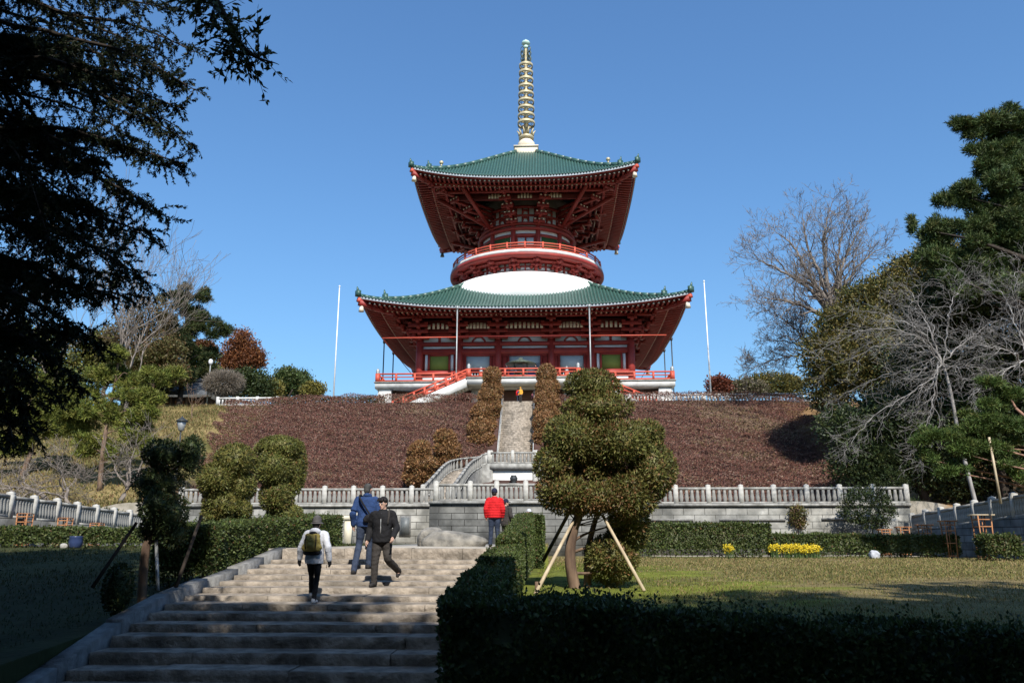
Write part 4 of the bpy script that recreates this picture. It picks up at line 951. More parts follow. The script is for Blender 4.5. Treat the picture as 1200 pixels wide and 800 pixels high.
# ---- right bank
Y = 47
pine("pine_tree", "tall dark green pine with layered branches at the upper right edge", [B(t[0], t[1], t[2]*1.05, t[3]*1.5, Y) for t in ((1170, 150, 40, 9), (1138, 153, 26, 7), (1195, 142, 28, 9), (1152, 196, 34, 11), (1190, 182, 30, 12), (1185, 212, 36, 13), (1130, 226, 24, 8), (1165, 240, 38, 11), (1200, 262, 40, 16), (1132, 280, 34, 11), (1098, 290, 24, 7), (1088, 266, 9, 8), (1180, 296, 42, 14), (1110, 312, 36, 12), (1160, 325, 40, 13), (1066, 262, 6, 8), (1178, 175, 26, 8), (1182, 232, 30, 9), (1160, 285, 34, 10), (1150, 305, 30, 9))],
     basep(1236, Y), at(1215, 132, Y), .38, M['barkdark'], PIN, 31, 9500, 15, .32, .05)
tree("evergreen_tree", "tall dark evergreen close behind the layered pine at the right edge", [B(*t, 50) for t in ((1190, 300, 44, 34), (1200, 250, 30, 34), (1150, 320, 40, 30), (1120, 345, 36, 26), (1195, 210, 22, 26))], basep(1215, 50), .35, M['barkdark'], DKG+PIN[:1], 32, 2600, 16, .36, .26, .12, amp=.38)
Y = 69
tree("evergreen_tree", "broad olive brown evergreen tree behind the pale bare branches at right", [B(*t, Y) for t in ((1010, 352, 30, 20), (985, 378, 32, 24), (1045, 345, 40, 26), (966, 418, 24, 30), (1020, 402, 55, 40), (1078, 352, 46, 34), (975, 455, 30, 26), (1050, 430, 60, 45), (1075, 318, 38, 26), (1100, 300, 30, 22), (985, 425, 34, 34))],
     basep(1030, Y), .4, M['barkdark'], OLV, 33, 5200, 16, .4, .28, .14, up=.2, amp=.38)
Y = 53
tree("evergreen_tree", "dark evergreen tree filling the right bank below the tall pine", [B(*t, Y) for t in ((1115, 420, 62, 50), (1175, 385, 50, 55), (1195, 450, 45, 60), (1130, 350, 44, 34), (1150, 500, 70, 45), (1185, 345, 40, 34), (1095, 380, 40, 34))],
     basep(1160, Y), .4, M['barkdark'], DKG+[(1, (.10, .09, .03))], 35, 4200, 16, .38, .26, .13, amp=.35)
tree("evergreen_tree", "dark shaded evergreen tree beside the hillside shadow at right", [B(*t, 55) for t in ((985, 500, 24, 26), (1000, 540, 26, 30), (1045, 490, 45, 40), (1080, 530, 50, 40), (1020, 535, 24, 36), (1100, 470, 50, 40), (1130, 555, 60, 30))],
     basep(1070, 55), .32, M['barkdark'], DKG, 36, 3000, 16, .34, .24, .12)
def guided(name, base, trunk_px, limbs, Y, lab, m, r0, mn, seed, tl, every, mx, jy=.5, **o):
    """bare tree along observed limbs, each carrying generated side shoots and twigs"""
    rng = np.random.default_rng(seed); base = np.array(base, float); root = empty(name, tuple(base), lab, "tree")
    o.setdefault('kids', [3, 3, 3, 3, 3, 2]); o.setdefault('wob', .2); tp = catmull([base-[0, 0, .2]]+[at(px, py, Y) for px, py in trunk_px], 6)
    b = MB(); b.tube(tp, np.linspace(r0, r0*.6, len(tp)), 9); b.build("trunk", m, root, True); br, lb = [], MB()
    for L_ in limbs:
        yy = Y; pts = [tp[-1-int(rng.integers(0, 4))]]
        for px, py in L_: yy += rng.normal(0, jy*1.6); pts.append(at(px, py, yy))
        pp = catmull(pts, 8); pp[1:-1] += rng.normal(0, .05, (len(pp)-2, 3)); rr = np.linspace(r0*.42, mn*1.2, len(pp)); lb.tube(pp, rr, 6)
        for i in range(3, len(pp)):
            t = pp[i]-pp[i-1]; t /= np.linalg.norm(t); f = i/len(pp)
            for q in range(every if i < len(pp)-1 else every+1):
                ax = rng.normal(size=3); ax -= t*(ax @ t); ax /= np.linalg.norm(ax); a_ = rng.uniform(.35, 1.05); d = t*math.cos(a_)+ax*math.sin(a_)+np.array(o.get('bias', (0, 0, .1)))
                grow(br, rng, pp[i], d/np.linalg.norm(d), tl*rng.uniform(.5, 1.15)*(1-.35*f), rr[i]*.55, 2, mx, o)
    lb.build("branch_limbs", m, root, True); tag(limbs_mb(br, 0, 9, mn).build("twigs", m, root), kind="stuff"); return root
guided("bare_tree", basep(985, 78), [(985, 415), (980, 385), (974, 372)], [[(950, 340), (905, 312), (878, 300)], [(952, 330), (930, 290), (905, 268)], [(960, 320), (945, 285), (940, 250)], [(968, 310), (966, 275), (975, 238)], [(985, 320), (998, 285), (1012, 262)], [(990, 335), (1012, 305), (1036, 290)], [(945, 360), (915, 352), (888, 348)], [(962, 340), (925, 320), (892, 282)], [(980, 330), (984, 290), (992, 250)]],
       78, "tall wide bare grey tree against the sky right of the pagoda", M['barkgrey'], .55, .014, 44, 2.5, 1, 5, up=.06, ang=(.35, .95), len=(.5, .75))
guided("bare_tree", basep(968, 82), [(966, 440), (952, 415)], [[(930, 402), (900, 398)], [(935, 390), (915, 372), (893, 362)], [(925, 418), (895, 425), (878, 432)], [(940, 390), (938, 365)]], 82, "small leaning bare tree below the tall bare tree on the hilltop", M['barkgrey'], .24, .014, 43, 1.8, 2, 5, up=.02, ang=(.35, .95), len=(.5, .75))
guided("bare_tree", basep(1128, 44), [(1126, 520), (1112, 450), (1100, 415)], [[(1085, 375), (1073, 352), (1062, 335)], [(1080, 390), (1045, 372), (1005, 362)], [(1075, 405), (1030, 405), (985, 425)], [(1085, 430), (1035, 440), (975, 470)], [(1090, 445), (1050, 470), (1010, 500), (995, 525)], [(1110, 380), (1120, 345), (1135, 325)], [(1075, 395), (1020, 385), (962, 410)], [(1130, 400), (1160, 380), (1185, 372)], [(1095, 460), (1085, 500), (1078, 535)], [(1120, 430), (1150, 430), (1180, 440)]],
       44, "pale grey bare tree with arching twigs in front of the dark right bank", M['barkpale'], .11, .0048, 46, 1.25, 1, 5, jy=.35, kids=[3, 3, 3, 2, 2, 2], up=-.02, dx=-.04, bias=(-.12, 0, -.02), wob=.24, ang=(.35, 1.0), len=(.55, .8))
guided("bare_tree", basep(1215, 43), [(1212, 470), (1205, 420)], [[(1190, 380), (1175, 345), (1150, 330)], [(1195, 370), (1190, 330), (1195, 305)], [(1180, 410), (1150, 405), (1125, 410)], [(1185, 430), (1155, 450), (1130, 470)]], 43, "pale bare tree at the right edge below the tall pine", M['barkpale'], .11, .0048, 48, 1.2, 1, 5, jy=.35, kids=[3, 3, 3, 2, 2, 2], up=0, dx=-.03, wob=.24, ang=(.35, 1.0), len=(.55, .8))
Y = 38
pine("pine_tree", "leaning bright green pine reaching in at the lower right on a propped limb", [B(*t, Y) for t in ((1135, 500, 42, 10), (1102, 512, 30, 9), (1165, 488, 30, 9), (1092, 536, 20, 7), (1130, 528, 34, 9), (1165, 520, 26, 9), (1112, 550, 20, 6), (1190, 545, 24, 8), (1180, 462, 30, 9))],
     basep(1262, Y), at(1190, 478, Y), .2, M['barkred'], [(4, (.085, .13, .03)), (3, (.06, .10, .025)), (1, (.13, .15, .04))], 51, 2600, 14, .24, .032)
b = MB(); b.tube([at(1159, 512, 37.6), at(1173, 590, 37.6)], [.05, .06], 7); tag(b.build("prop_pole", M['bamboo'], None, True), "thin leaning pole propping the low pine limb at right", "prop pole")
tree("conifer_sapling", "small dark conifer between the hillside and the right ramp", [B(*t, 54) for t in ((1036, 505, 10, 16), (1036, 535, 17, 16), (1036, 562, 24, 16), (1036, 585, 28, 12))], basep(1036, 54), .12, M['barkdark'], DKG+[(1, (.07, .10, .03))], 53, 900, 14, .14, .2, .05, flat=.4)
for i, (px, py, rx, ry, yy, lab) in enumerate(((1020, 596, 34, 26, 49.3, "dark leafy bush spilling over the right end of the stained wall"), (1062, 600, 30, 18, 52, "low dark bush at the far end of the right ramp"), (935, 606, 9, 13, 50.7, "brown green creeper clinging to the stained right wall"))):
    bl = B(px, py, rx, ry, yy); crp = empty("bush" if i < 2 else "creeper", (bl[0][0], yy, bl[0][2]-bl[1][2]), lab, "bush" if i < 2 else "creeper")
    crown("foliage", crp, [(bl[0], (bl[1][0], .5 if i < 2 else .12, bl[1][2]))], 420 if i < 2 else 130, 12, .12, .14, .07, DKG if i < 2 else OLV+[(3, (.14, .08, .05))], 60+i)
    b = MB(); b.tube([(bl[0][0], yy+.1, bl[0][2]-bl[1][2]-.6), tuple(bl[0])], [.03, .015], 5); b.build("stem", M['barkdark'], crp)
for i, (px, py, rx, ry, yy, tb, lab) in enumerate(((905, 450, 36, 13, 125, OLV, "distant olive tree clump just above the white hilltop fence at right"), (872, 455, 26, 8, 118, [(3, (.16, .13, .09)), (2, (.10, .10, .04))], "distant low brownish thicket tree next to the right flagpole"), (842, 452, 10, 8, 112, [(1, (.17, .045, .022)), (1, (.12, .035, .02))], "small russet red tree right beside the right flagpole"))):
    bl = B(px, py, rx, ry, yy); bb = [bl, B(px-rx*.45, py+3, rx*.5, ry*.8, yy), B(px+rx*.5, py+2, rx*.5, ry*.9, yy)]
    tree("distant_tree", lab, bb, (bl[0][0], yy, 14.4), .25, M['barkdark'], tb, 70+i, 900 if rx > 20 else 400, 10, .4, .4, .22)
for i, (x, y, lab) in enumerate(((37, 50, "dark evergreen beyond the right edge, behind the tall pine"), (41, 62, "dark evergreen farther up the right bank beyond the frame"), (34, 66, "dark evergreen standing on the upper right bank behind the olive tree"))):
    zz = gz(x, y); bb = [(np.array((x, y, zz+6.)), (4.2, 4, 5.)), (np.array((x-1.5, y+1, zz+3.5)), (3.5, 3, 3.)), (np.array((x+1.5, y-1, zz+4)), (3.5, 3, 3.))]
    tree("evergreen_tree", lab, bb, (x, y, zz), .35, M['barkdark'], DKG+OLV[:1], 170+i, 1300, 12, .4, .34, .17, amp=.35)
# ---- left hill
Y = 92
pine("pine_tree", "tall dark pine on the left hilltop beside the timber hall", [B(t[0], t[1], t[2]*1.1, t[3]*1.6, Y) for t in ((232, 348, 16, 5), (205, 352, 16, 6), (245, 384, 16, 5), (222, 372, 22, 6), (196, 382, 18, 6), (256, 392, 10, 4), (210, 402, 26, 8), (232, 412, 18, 6), (196, 425, 22, 8), (222, 435, 18, 8))], basep(212, Y), at(218, 340, Y), .35, M['barkdark'], DKG+[(2, (.08, .08, .03))], 81, 4200, 10, .5, .075)
tree("cedar_tree", "russet brown conical cedar on the left hilltop", [B(*t, 104) for t in ((283, 396, 9, 10), (280, 410, 18, 12), (284, 424, 24, 14), (266, 424, 14, 12), (300, 420, 10, 10))], basep(283, 104), .4, M['barkdark'], [(4, (.21, .078, .03)), (3, (.15, .055, .024)), (1, (.25, .11, .04))], 83, 1100, 12, .45, .36, .17, lo=.3, amp=.4)
for i, (bl, yy, tb, lab) in enumerate(((((292, 446, 22, 13), (306, 455, 14, 12), (280, 455, 14, 12)), 100, DKG, "round dark green tree below the russet cedar on the left hill"), (((338, 446, 12, 12), (330, 456, 14, 8)), 106, PIN, "bushy mid green tree near the left flagpole"), (((352, 450, 9, 13), (358, 458, 10, 7)), 110, PIN, "narrow pointed green tree nearest the left flagpole"), (((318, 456, 8, 8), (368, 457, 8, 6)), 102, [(3, (.2, .17, .04)), (2, (.12, .12, .03))], "low yellowish shrub tree among the green trees on the left hill"), (((233, 424, 15, 14), (222, 436, 12, 10), (244, 436, 10, 10)), 98, PIY, "yellow green tree between the tall pine and the russet cedar"), (((240, 408, 9, 6), (228, 410, 8, 6)), 108, [(1, (.16, .07, .025)), (1, (.12, .055, .025))], "russet treetop behind the yellow green tree on the left hill"))):
    bb = [B(*t, yy) for t in bl]; tree("hilltop_tree", lab, bb, (bb[0][0][0], yy, 14.4), .25, M['barkdark'], tb, 90+i, 800, 12, .4, .34, .17)
tree("oak_tree", "brown leaved oak behind the bare trees on the left hill", [B(*t, 90) for t in ((178, 372, 28, 22), (150, 400, 30, 26), (185, 410, 28, 24), (165, 435, 36, 20))], basep(168, 90), .35, M['bark'], [(3, (.14, .10, .045)), (2, (.09, .08, .03)), (1, (.17, .10, .05))], 101, 1300, 11, .45, .34, .17, lo=.3)
tree("hilltop_tree", "olive yellow tree behind the bare trees on the left hill", [B(*t, 96) for t in ((120, 405, 26, 22), (95, 425, 26, 22), (140, 430, 26, 18))], basep(115, 96), .3, M['barkdark'], OLV+PIY[:2], 105, 1200, 12, .42, .36, .18, lo=.3, amp=.35)
tree("hilltop_tree", "rounded brown and olive tree in front of the tall pine on the left hill", [B(*t, 84) for t in ((172, 425, 24, 20), (195, 412, 20, 18), (150, 440, 24, 16), (205, 436, 16, 14))], basep(178, 84), .28, M['bark'], [(3, (.14, .105, .04)), (3, (.10, .10, .03)), (1, (.18, .10, .045))], 106, 1300, 11, .4, .3, .15, lo=.3, amp=.4)
tree("hilltop_tree", "dark green low tree left of the timber hall under the tall pine", [B(*t, 91) for t in ((190, 445, 18, 14), (170, 452, 18, 12), (208, 440, 12, 12))], basep(188, 91), .25, M['barkdark'], DKG+OLV[:1], 107, 900, 12, .36, .32, .16, lo=.3, amp=.35)
pine("pine_tree", "yellow green pine low on the left slope behind the overhanging cypress", [B(*t, 61) for t in ((50, 470, 30, 12), (20, 490, 30, 12), (66, 500, 26, 10), (30, 520, 28, 10), (44, 448, 20, 10))], basep(40, 61), at(44, 440, 61), .2, M['bark'], PIY, 109, 1800, 12, .36, .055)
tree("evergreen_tree", "mid green evergreen seen through the overhanging cypress at left", [B(*t, 78) for t in ((30, 420, 40, 36), (70, 455, 36, 26), (10, 470, 40, 30))], basep(35, 78), .35, M['barkdark'], DKG+PIY[:2], 103, 1500, 12, .45, .34, .17)
bare_tree("bare_tree", basep(152, 76), 7.0, .22, 111, M['barkgrey'], "grey bare tree on the left slope in front of the brown oak", 5, d=(.1, 0, 1), mn=.00014, kids=[5, 4, 3, 2, 2], up=.1, ang=(.35, .8))
bare_tree("bare_tree", basep(118, 84), 9.0, .26, 113, M['barkgrey'], "tall grey bare tree at the top of the left slope", 5, d=(.02, 0, 1), kids=[5, 4, 4, 3, 2], up=.12, ang=(.3, .7))
bare_tree("bare_tree", basep(62, 72), 7.5, .24, 115, M['barkgrey'], "grey bare tree showing through the cypress at the left edge", 5, d=(.05, 0, 1), kids=[5, 4, 4, 3, 2], up=.1, ang=(.35, .8))
pine("pine_tree", "bright yellow green pine with flat pads on the left slope", [B(t[0], t[1], t[2]*1.15, t[3]*1.5, 58) for t in ((150, 432, 26, 10), (172, 450, 20, 7), (118, 452, 26, 9), (160, 474, 30, 8), (105, 482, 34, 9), (185, 470, 14, 6), (140, 500, 34, 9), (88, 508, 26, 8), (120, 528, 30, 8), (160, 520, 22, 7), (132, 418, 14, 7), (70, 470, 22, 8))], basep(132, 58), at(140, 418, 58), .2, M['bark'], PIY, 121, 4200, 12, .36, .055)
for i, (px, Y, ln, sd, lab) in enumerate(((40, 51, 2.6, 131, "small gnarled bare plum tree behind the left ramp, nearest the left edge"), (108, 53, 2.4, 133, "small gnarled bare plum tree below the yellow green pine"), (158, 52, 2.8, 136, "small gnarled bare plum tree right beside the shaded topiary"), (75, 56, 2.5, 138, "small pale bare plum tree higher on the left slope"))):
    bare_tree("plum_tree", basep(px, Y), ln, .17, sd, M['barkgrey'], lab, 4, group="bare plum trees on the left slope", d=(.15*(-1)**i, 0, 1), kids=[5, 5, 4, 3], ang=(.5, 1.15), up=.02, wob=.25)
bare_tree("young_tree", basep(229, 80), 1.6, .07, 141, M['bark'], "slim young bare tree staked on the grassy left slope", 3, kids=[4, 3, 2], up=.1)
for i, (px, py, rx, ry, yy, lab) in enumerate(((60, 600, 36, 10, 50.4, "clipped low green bush behind the left ramp balustrade"), (128, 606, 22, 8, 50.6, "low green bush behind the right end of the left ramp"), (20, 598, 26, 9, 51.5, "low green bush behind the left ramp at the frame edge"))):
    bl = B(px, py, rx, ry, yy); r_ = empty("bush", (bl[0][0], yy, bl[0][2]-bl[1][2]), lab, "bush"); crown("foliage", r_, [bl, (bl[0]-[0, 0, .4], bl[1])], 420, 12, .14, .15, .08, DKG+[(2, (.09, .10, .03))], 150+i)
bl = B(262, 449, 22, 14, 87.3); r_ = empty("dome_shrub", (bl[0][0], 87.3, 14.4), "rounded grey leafless dome shrub at the left end of the hilltop", "shrub")
crown("twigs", r_, [bl], 2600, 7, .12, .5, .03, [(3, (.26, .22, .18)), (2, (.18, .15, .12))], 160, M['needle'], lo=.2, up=.2, out=1.5, amp=.05)
b = MB(); b.tube([(bl[0][0], 87.3, 14.3), tuple(bl[0]-[0, 0, .6])], [.2, .12], 7); b.build("trunk", M['barkgrey'], r_)
for i, (px, rx, lab) in enumerate(((385, 66, "low clipped green hedge along the hilltop behind the russet hillside, left of the pagoda"),)):
    a, c = at(px-rx, 463, 86), at(px+rx, 463, 86); r_ = empty("hilltop_hedge", (a[0], 86, 14.5), lab, "hedge"); n = 5000; rg = np.random.default_rng(5)
    P = np.stack([rg.uniform(a[0], c[0], n), rg.uniform(85.6, 86.4, n), rg.uniform(14.4, 15.35, n)], 1)
    place("foliage", leaf_mesh("foliage", leaf_quads(P, runit(rg, n), runit(rg, n), .22, .12), pick(rg, n, DKG+[(2, (.1, .11, .03))]), M['leaf'], wloc(r_)), r_, (0, 0, 0))
# ------------------------------------------------------------------ clipped trees and hedges
YEW = [(5, (.15, .15, .04)), (4, (.11, .118, .034)), (2, (.2, .18, .055)), (.7, (.20, .105, .045))]
RUST = [(4, (.22, .115, .05)), (3, (.17, .12, .042)), (2, (.12, .11, .034))]
BRN = [(5, (.28, .145, .06)), (3, (.21, .105, .045)), (1, (.18, .135, .05)), (1, (.34, .19, .085))]
BOX = [(5, (.07, .095, .025)), (3, (.095, .125, .032)), (2, (.045, .065, .02)), (.4, (.15, .09, .04))]
def shell(name, parent, blobs, dens, Lf, Wf, table, seed, rust=0.0, amp=.07, thick=.10, m=None, cut=0.0):
    rng = np.random.default_rng(seed); VV, CC, EV, EF, EC, off = [], [], [], [], [], 0
    t0 = MB(); t0.ball((0, 0, 0), 1.0, 20, 14); S0 = np.concatenate(t0.v); F0 = np.array(t0.f)
    for bi, (c, r) in enumerate(blobs):
        r = np.array(r); area = 4*math.pi*(((r[0]*r[1])**1.6+(r[0]*r[2])**1.6+(r[1]*r[2])**1.6)/3)**(1/1.6); n = int(area*dens)
        d = runit(rng, n); P = c+d*r; w = 1+amp*lump(P, 3.2/np.mean(r)**.5, seed+bi)+amp*.5*lump(P, 9, seed+9)
        P = c+d*r*w[:, None]*(1-thick*rng.uniform(size=n)**2)[:, None]
        keep = np.ones(n, bool)
        for bj, (c2, r2) in enumerate(blobs):
            if bj != bi: keep &= (((P-c2)/np.array(r2))**2).sum(1) > .8
        P, d = P[keep], d[keep]; n = len(P); nn = unit(d/r)
        D = unit(nn*.75+rng.normal(0, .55, (n, 3))+[0, 0, .15]); N = unit(nn+rng.normal(0, .6, (n, 3)))
        col = pick(rng, n, table, .3)
        if rust: m_ = lump(P, 2.6, seed+77)+rng.normal(0, .35, n) > 1-rust; col[m_] = pick(rng, int(m_.sum()), RUST, .3)
        VV.append(leaf_quads(P, D, N, Lf*rng.uniform(.6, 1.35, n), Wf*rng.uniform(.7, 1.3, n))); CC.append(col)
        w = 1+amp*lump(c+S0*r, 3.2/np.mean(r)**.5, seed+bi); EV.append(c+S0*r*(w*(1-thick*1.15))[:, None]); EF.append(F0+off); off += len(S0); EC.append(pick(rng, len(S0), table, .2))
    me = leaf_mesh(name, np.concatenate(VV), np.concatenate(CC), m or M['leaf'], wloc(parent), (np.concatenate(EV), np.concatenate(EF), np.concatenate(EC)))
    return place(name, me, parent, (0, 0, 0))
def topiary(lab, blobs, base, stem, r, seed, dens=1100, Lf=.075, Wf=.028, table=YEW, rust=.3, name="topiary_tree", group=None, twig=18, **k):
    root = empty(name, tuple(base), lab, "clipped tree", group); rng = np.random.default_rng(seed)
    tp = catmull(np.array([np.array(base)-[0, 0, .15]]+[np.array(s) for s in stem]), 5)
    b = MB(); b.tube(tp, np.linspace(r, r*.5, len(tp)), 9); b.build("trunk", M['bark'], root, True)
    limbs_to(root, rng, tp, [c for c, _ in blobs], r*.3, M['bark'])
    if twig: limbs_to(root, rng, tp, [blobs[q][0]+runit(rng, 1)[0]*np.array(blobs[q][1])*1.02 for q in rng.integers(0, max(1, int(len(blobs)*.8)), twig)], r*.13, M['barkgrey'], "twigs")["kind"] = "stuff"
    shell("foliage", root, blobs, dens, Lf, Wf, table, seed, rust, **k); return root
def pole(lab, a, c, r, m, name="support_stake", group="support stakes"):
    b = MB(); b.tube([a, c], [r, r*.85], 7); return tag(b.build(name, m, None, True), lab, "stake", group)
Y0 = 16.8
bl = [B(px, py, rx*.96, ry*.95, Y0+dy) for px, py, rx, ry, dy in ((693, 453, 32, 20, .1), (697, 478, 39, 19, -.1), (702, 510, 44, 20, .1), (672, 516, 36, 30, -.15), (725, 520, 34, 28, -.2), (758, 510, 20, 17, .1), (764, 551, 25, 31, 0), (651, 543, 23, 24, -.1), (659, 578, 31, 22, -.25), (700, 550, 30, 30, .25), (738, 578, 36, 28, -.1), (700, 584, 34, 20, -.2), (737, 610, 20, 18, .2), (720, 654, 33, 27, .35), (735, 620, 24, 25, .45))]
g0 = at(675, 689, Y0); g0[2] = gz(g0[0], Y0)
topiary("large propped topiary tree with rounded dark green and rusty lobes beside the steps", bl, g0, [at(668, 655, Y0), at(672, 622, Y0), at(682, 590, Y0), at(694, 520, Y0), at(695, 470, Y0)], .125, 201, 1500, .085, .03, twig=34, rust=.42, amp=.19, thick=.22)
b = MB(); q = [at(688, 688, Y0+.5), at(690, 640, Y0+.45), at(700, 600, Y0+.3)]; q[0][2] = gz(q[0][0], q[0][1])-.1; b.tube(catmull(q, 5), np.linspace(.09, .05, 11), 7); tag(b.build("side_stem", M['bark'], bpy.data.objects["topiary_tree"], True))
pole("pale stake leaning against the big topiary from the left", at(623, 704, 15.2), at(672, 610, 16.7), .038, M['bamboo'])
pole("pale stake leaning against the big topiary from the right", at(755, 692, 15.8), at(706, 603, 16.7), .037, M['bamboo'])
pole("dark stake propping the big topiary from behind, beside the hedge", at(637, 656, 20.5), at(668, 598, 17.2), .045, M['bark'])
pole("short weathered peg beside the foot of the left pale stake", at(629, 701, 15.5), at(629, 681, 15.5), .04, M['bark'], "ground_peg")
Y0 = 15.5; bl = [B(px, py, rx, ry, Y0+dy) for px, py, rx, ry, dy in ((192, 532, 25, 17, 0), (224, 532, 13, 23, .1), (186, 566, 24, 20, .1), (196, 602, 22, 21, 0), (182, 590, 18, 22, -.2), (206, 625, 14, 16, .1), (172, 622, 9, 12, 0))]
g0 = at(168, 690, Y0); g0[2] = gz(g0[0], Y0)
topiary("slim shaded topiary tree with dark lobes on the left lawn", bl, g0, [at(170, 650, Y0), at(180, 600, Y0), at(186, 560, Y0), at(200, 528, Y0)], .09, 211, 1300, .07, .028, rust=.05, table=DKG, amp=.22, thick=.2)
for a, c, lab in (((108, 688, 14.8), (160, 612, 15.4), "dark stake leaning from the left on the slim shaded topiary"), ((204, 694, 14.8), (236, 604, 15.5), "dark stake leaning on the right lobe of the shaded topiary"), ((185, 692, 15.2), (183, 632, 15.5), "upright grey pole under the slim shaded topiary")): pole(lab, at(*a), at(*c), .035, M['barkdark'] if 'dark stake' in lab else M['metal'])
Y0 = 22; bl = [B(px, py, rx, ry, Y0+dy) for px, py, rx, ry, dy in ((276, 541, 24, 19, 0), (256, 562, 22, 20, -.2), (282, 570, 17, 20, .1), (263, 590, 24, 18, -.1), (250, 604, 14, 12, -.2), (282, 598, 12, 12, 0))]
g0 = at(254, 655, Y0); g0[2] = gz(g0[0], Y0)
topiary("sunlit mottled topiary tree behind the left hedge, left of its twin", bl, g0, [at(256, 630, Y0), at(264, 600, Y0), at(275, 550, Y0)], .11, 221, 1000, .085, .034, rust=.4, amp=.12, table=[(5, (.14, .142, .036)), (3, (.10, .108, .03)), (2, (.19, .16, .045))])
Y0 = 24; bl = [B(px, py, rx, ry, Y0+dy) for px, py, rx, ry, dy in ((326, 525, 27, 15, 0), (321, 550, 20, 22, -.2), (348, 548, 10, 31, .3), (325, 580, 19, 20, 0), (333, 602, 20, 12, .1))]
g0 = at(330, 640, Y0); g0[2] = gz(g0[0], Y0)
topiary("sunlit drooping topiary tree behind the left hedge, nearest the steps", bl, g0, [at(328, 610, Y0), at(322, 560, Y0), at(325, 525, Y0)], .11, 231, 1000, .085, .034, rust=.2, amp=.1, table=[(5, (.14, .148, .038)), (3, (.10, .112, .03)), (2, (.19, .17, .046))])
bl = B(138, 688, 15, 27, 13.2); r_ = empty("clipped_bush", (bl[0][0], 13.2, gz(bl[0][0], 13.2)), "narrow clipped bush in the shade between the dark stakes at left", "bush"); shell("foliage", r_, [bl], 1600, .06, .03, DKG, 241)
for i, (px, y0, y1, hw, Y) in enumerate(((577, 431, 478, 12, 84.0), (572, 455, 500, 14, 81.8), (566, 474, 520, 15, 79.4), (564, 491, 541, 17, 77.0), (523, 503, 549, 15.5, 71.0), (492.5, 517, 568, 17, 67.6), (641, 427, 475, 13, 84.2), (641, 446, 494, 13.5, 82.2), (640, 459, 508, 14, 80.4), (640, 472, 522, 14.5, 78.6), (640, 484, 536, 15, 77.0))):
    lab = ("brown clipped conical shrub left of the long staircase, topmost of its row", "brown clipped conical shrub left of the long staircase, second from the top", "brown clipped conical shrub left of the long staircase, second from the bottom", "large brown clipped conical shrub left of the long staircase, bottom of its row",
           "brown clipped shrub standing apart above the curved balustrade, nearer the staircase", "squat brown clipped shrub at the outer end of the curved balustrade", "brown clipped conical shrub right of the long staircase, topmost of its row", "brown clipped conical shrub right of the long staircase, second from the top", "brown clipped conical shrub right of the long staircase, middle of its row", "brown clipped conical shrub right of the long staircase, second from the bottom", "brown clipped conical shrub right of the long staircase, bottom of its row")[i]
    p1 = at(px, y1, Y); p0 = at(px, y0, Y); k = scale_at(px, y0, Y); h = p0[2]-p1[2]; w = hw*k; zz = gz(p1[0], Y)
    bb = [((p0[0]-.06*w, Y, p0[2]-h*.24), (w*.8, w*.8, h*.245)), ((p0[0]+.05*w, Y, p0[2]-h*.54), (w*1.0, w*1.0, h*.22)), ((p0[0]-.04*w, Y+.1, p1[2]+h*.19), (w*1.04, w*1.04, h*.22)), ((p0[0], Y, p0[2]-h*.5), (w*.72, w*.72, h*.4))]
    bb = [(np.array(c), r) for c, r in bb]
    r_ = empty("conical_shrub", (p0[0], Y, zz), lab, "clipped shrub", "brown clipped shrubs beside the stairs"); b = MB(); b.tube([(p0[0], Y, zz-.1), (p0[0], Y, p1[2]+h*.5)], [.16, .08], 6); b.build("trunk", M['bark'], r_)
    shell("foliage", r_, bb, 170, .24, .11, BRN, 250+i, amp=.15, thick=.17)

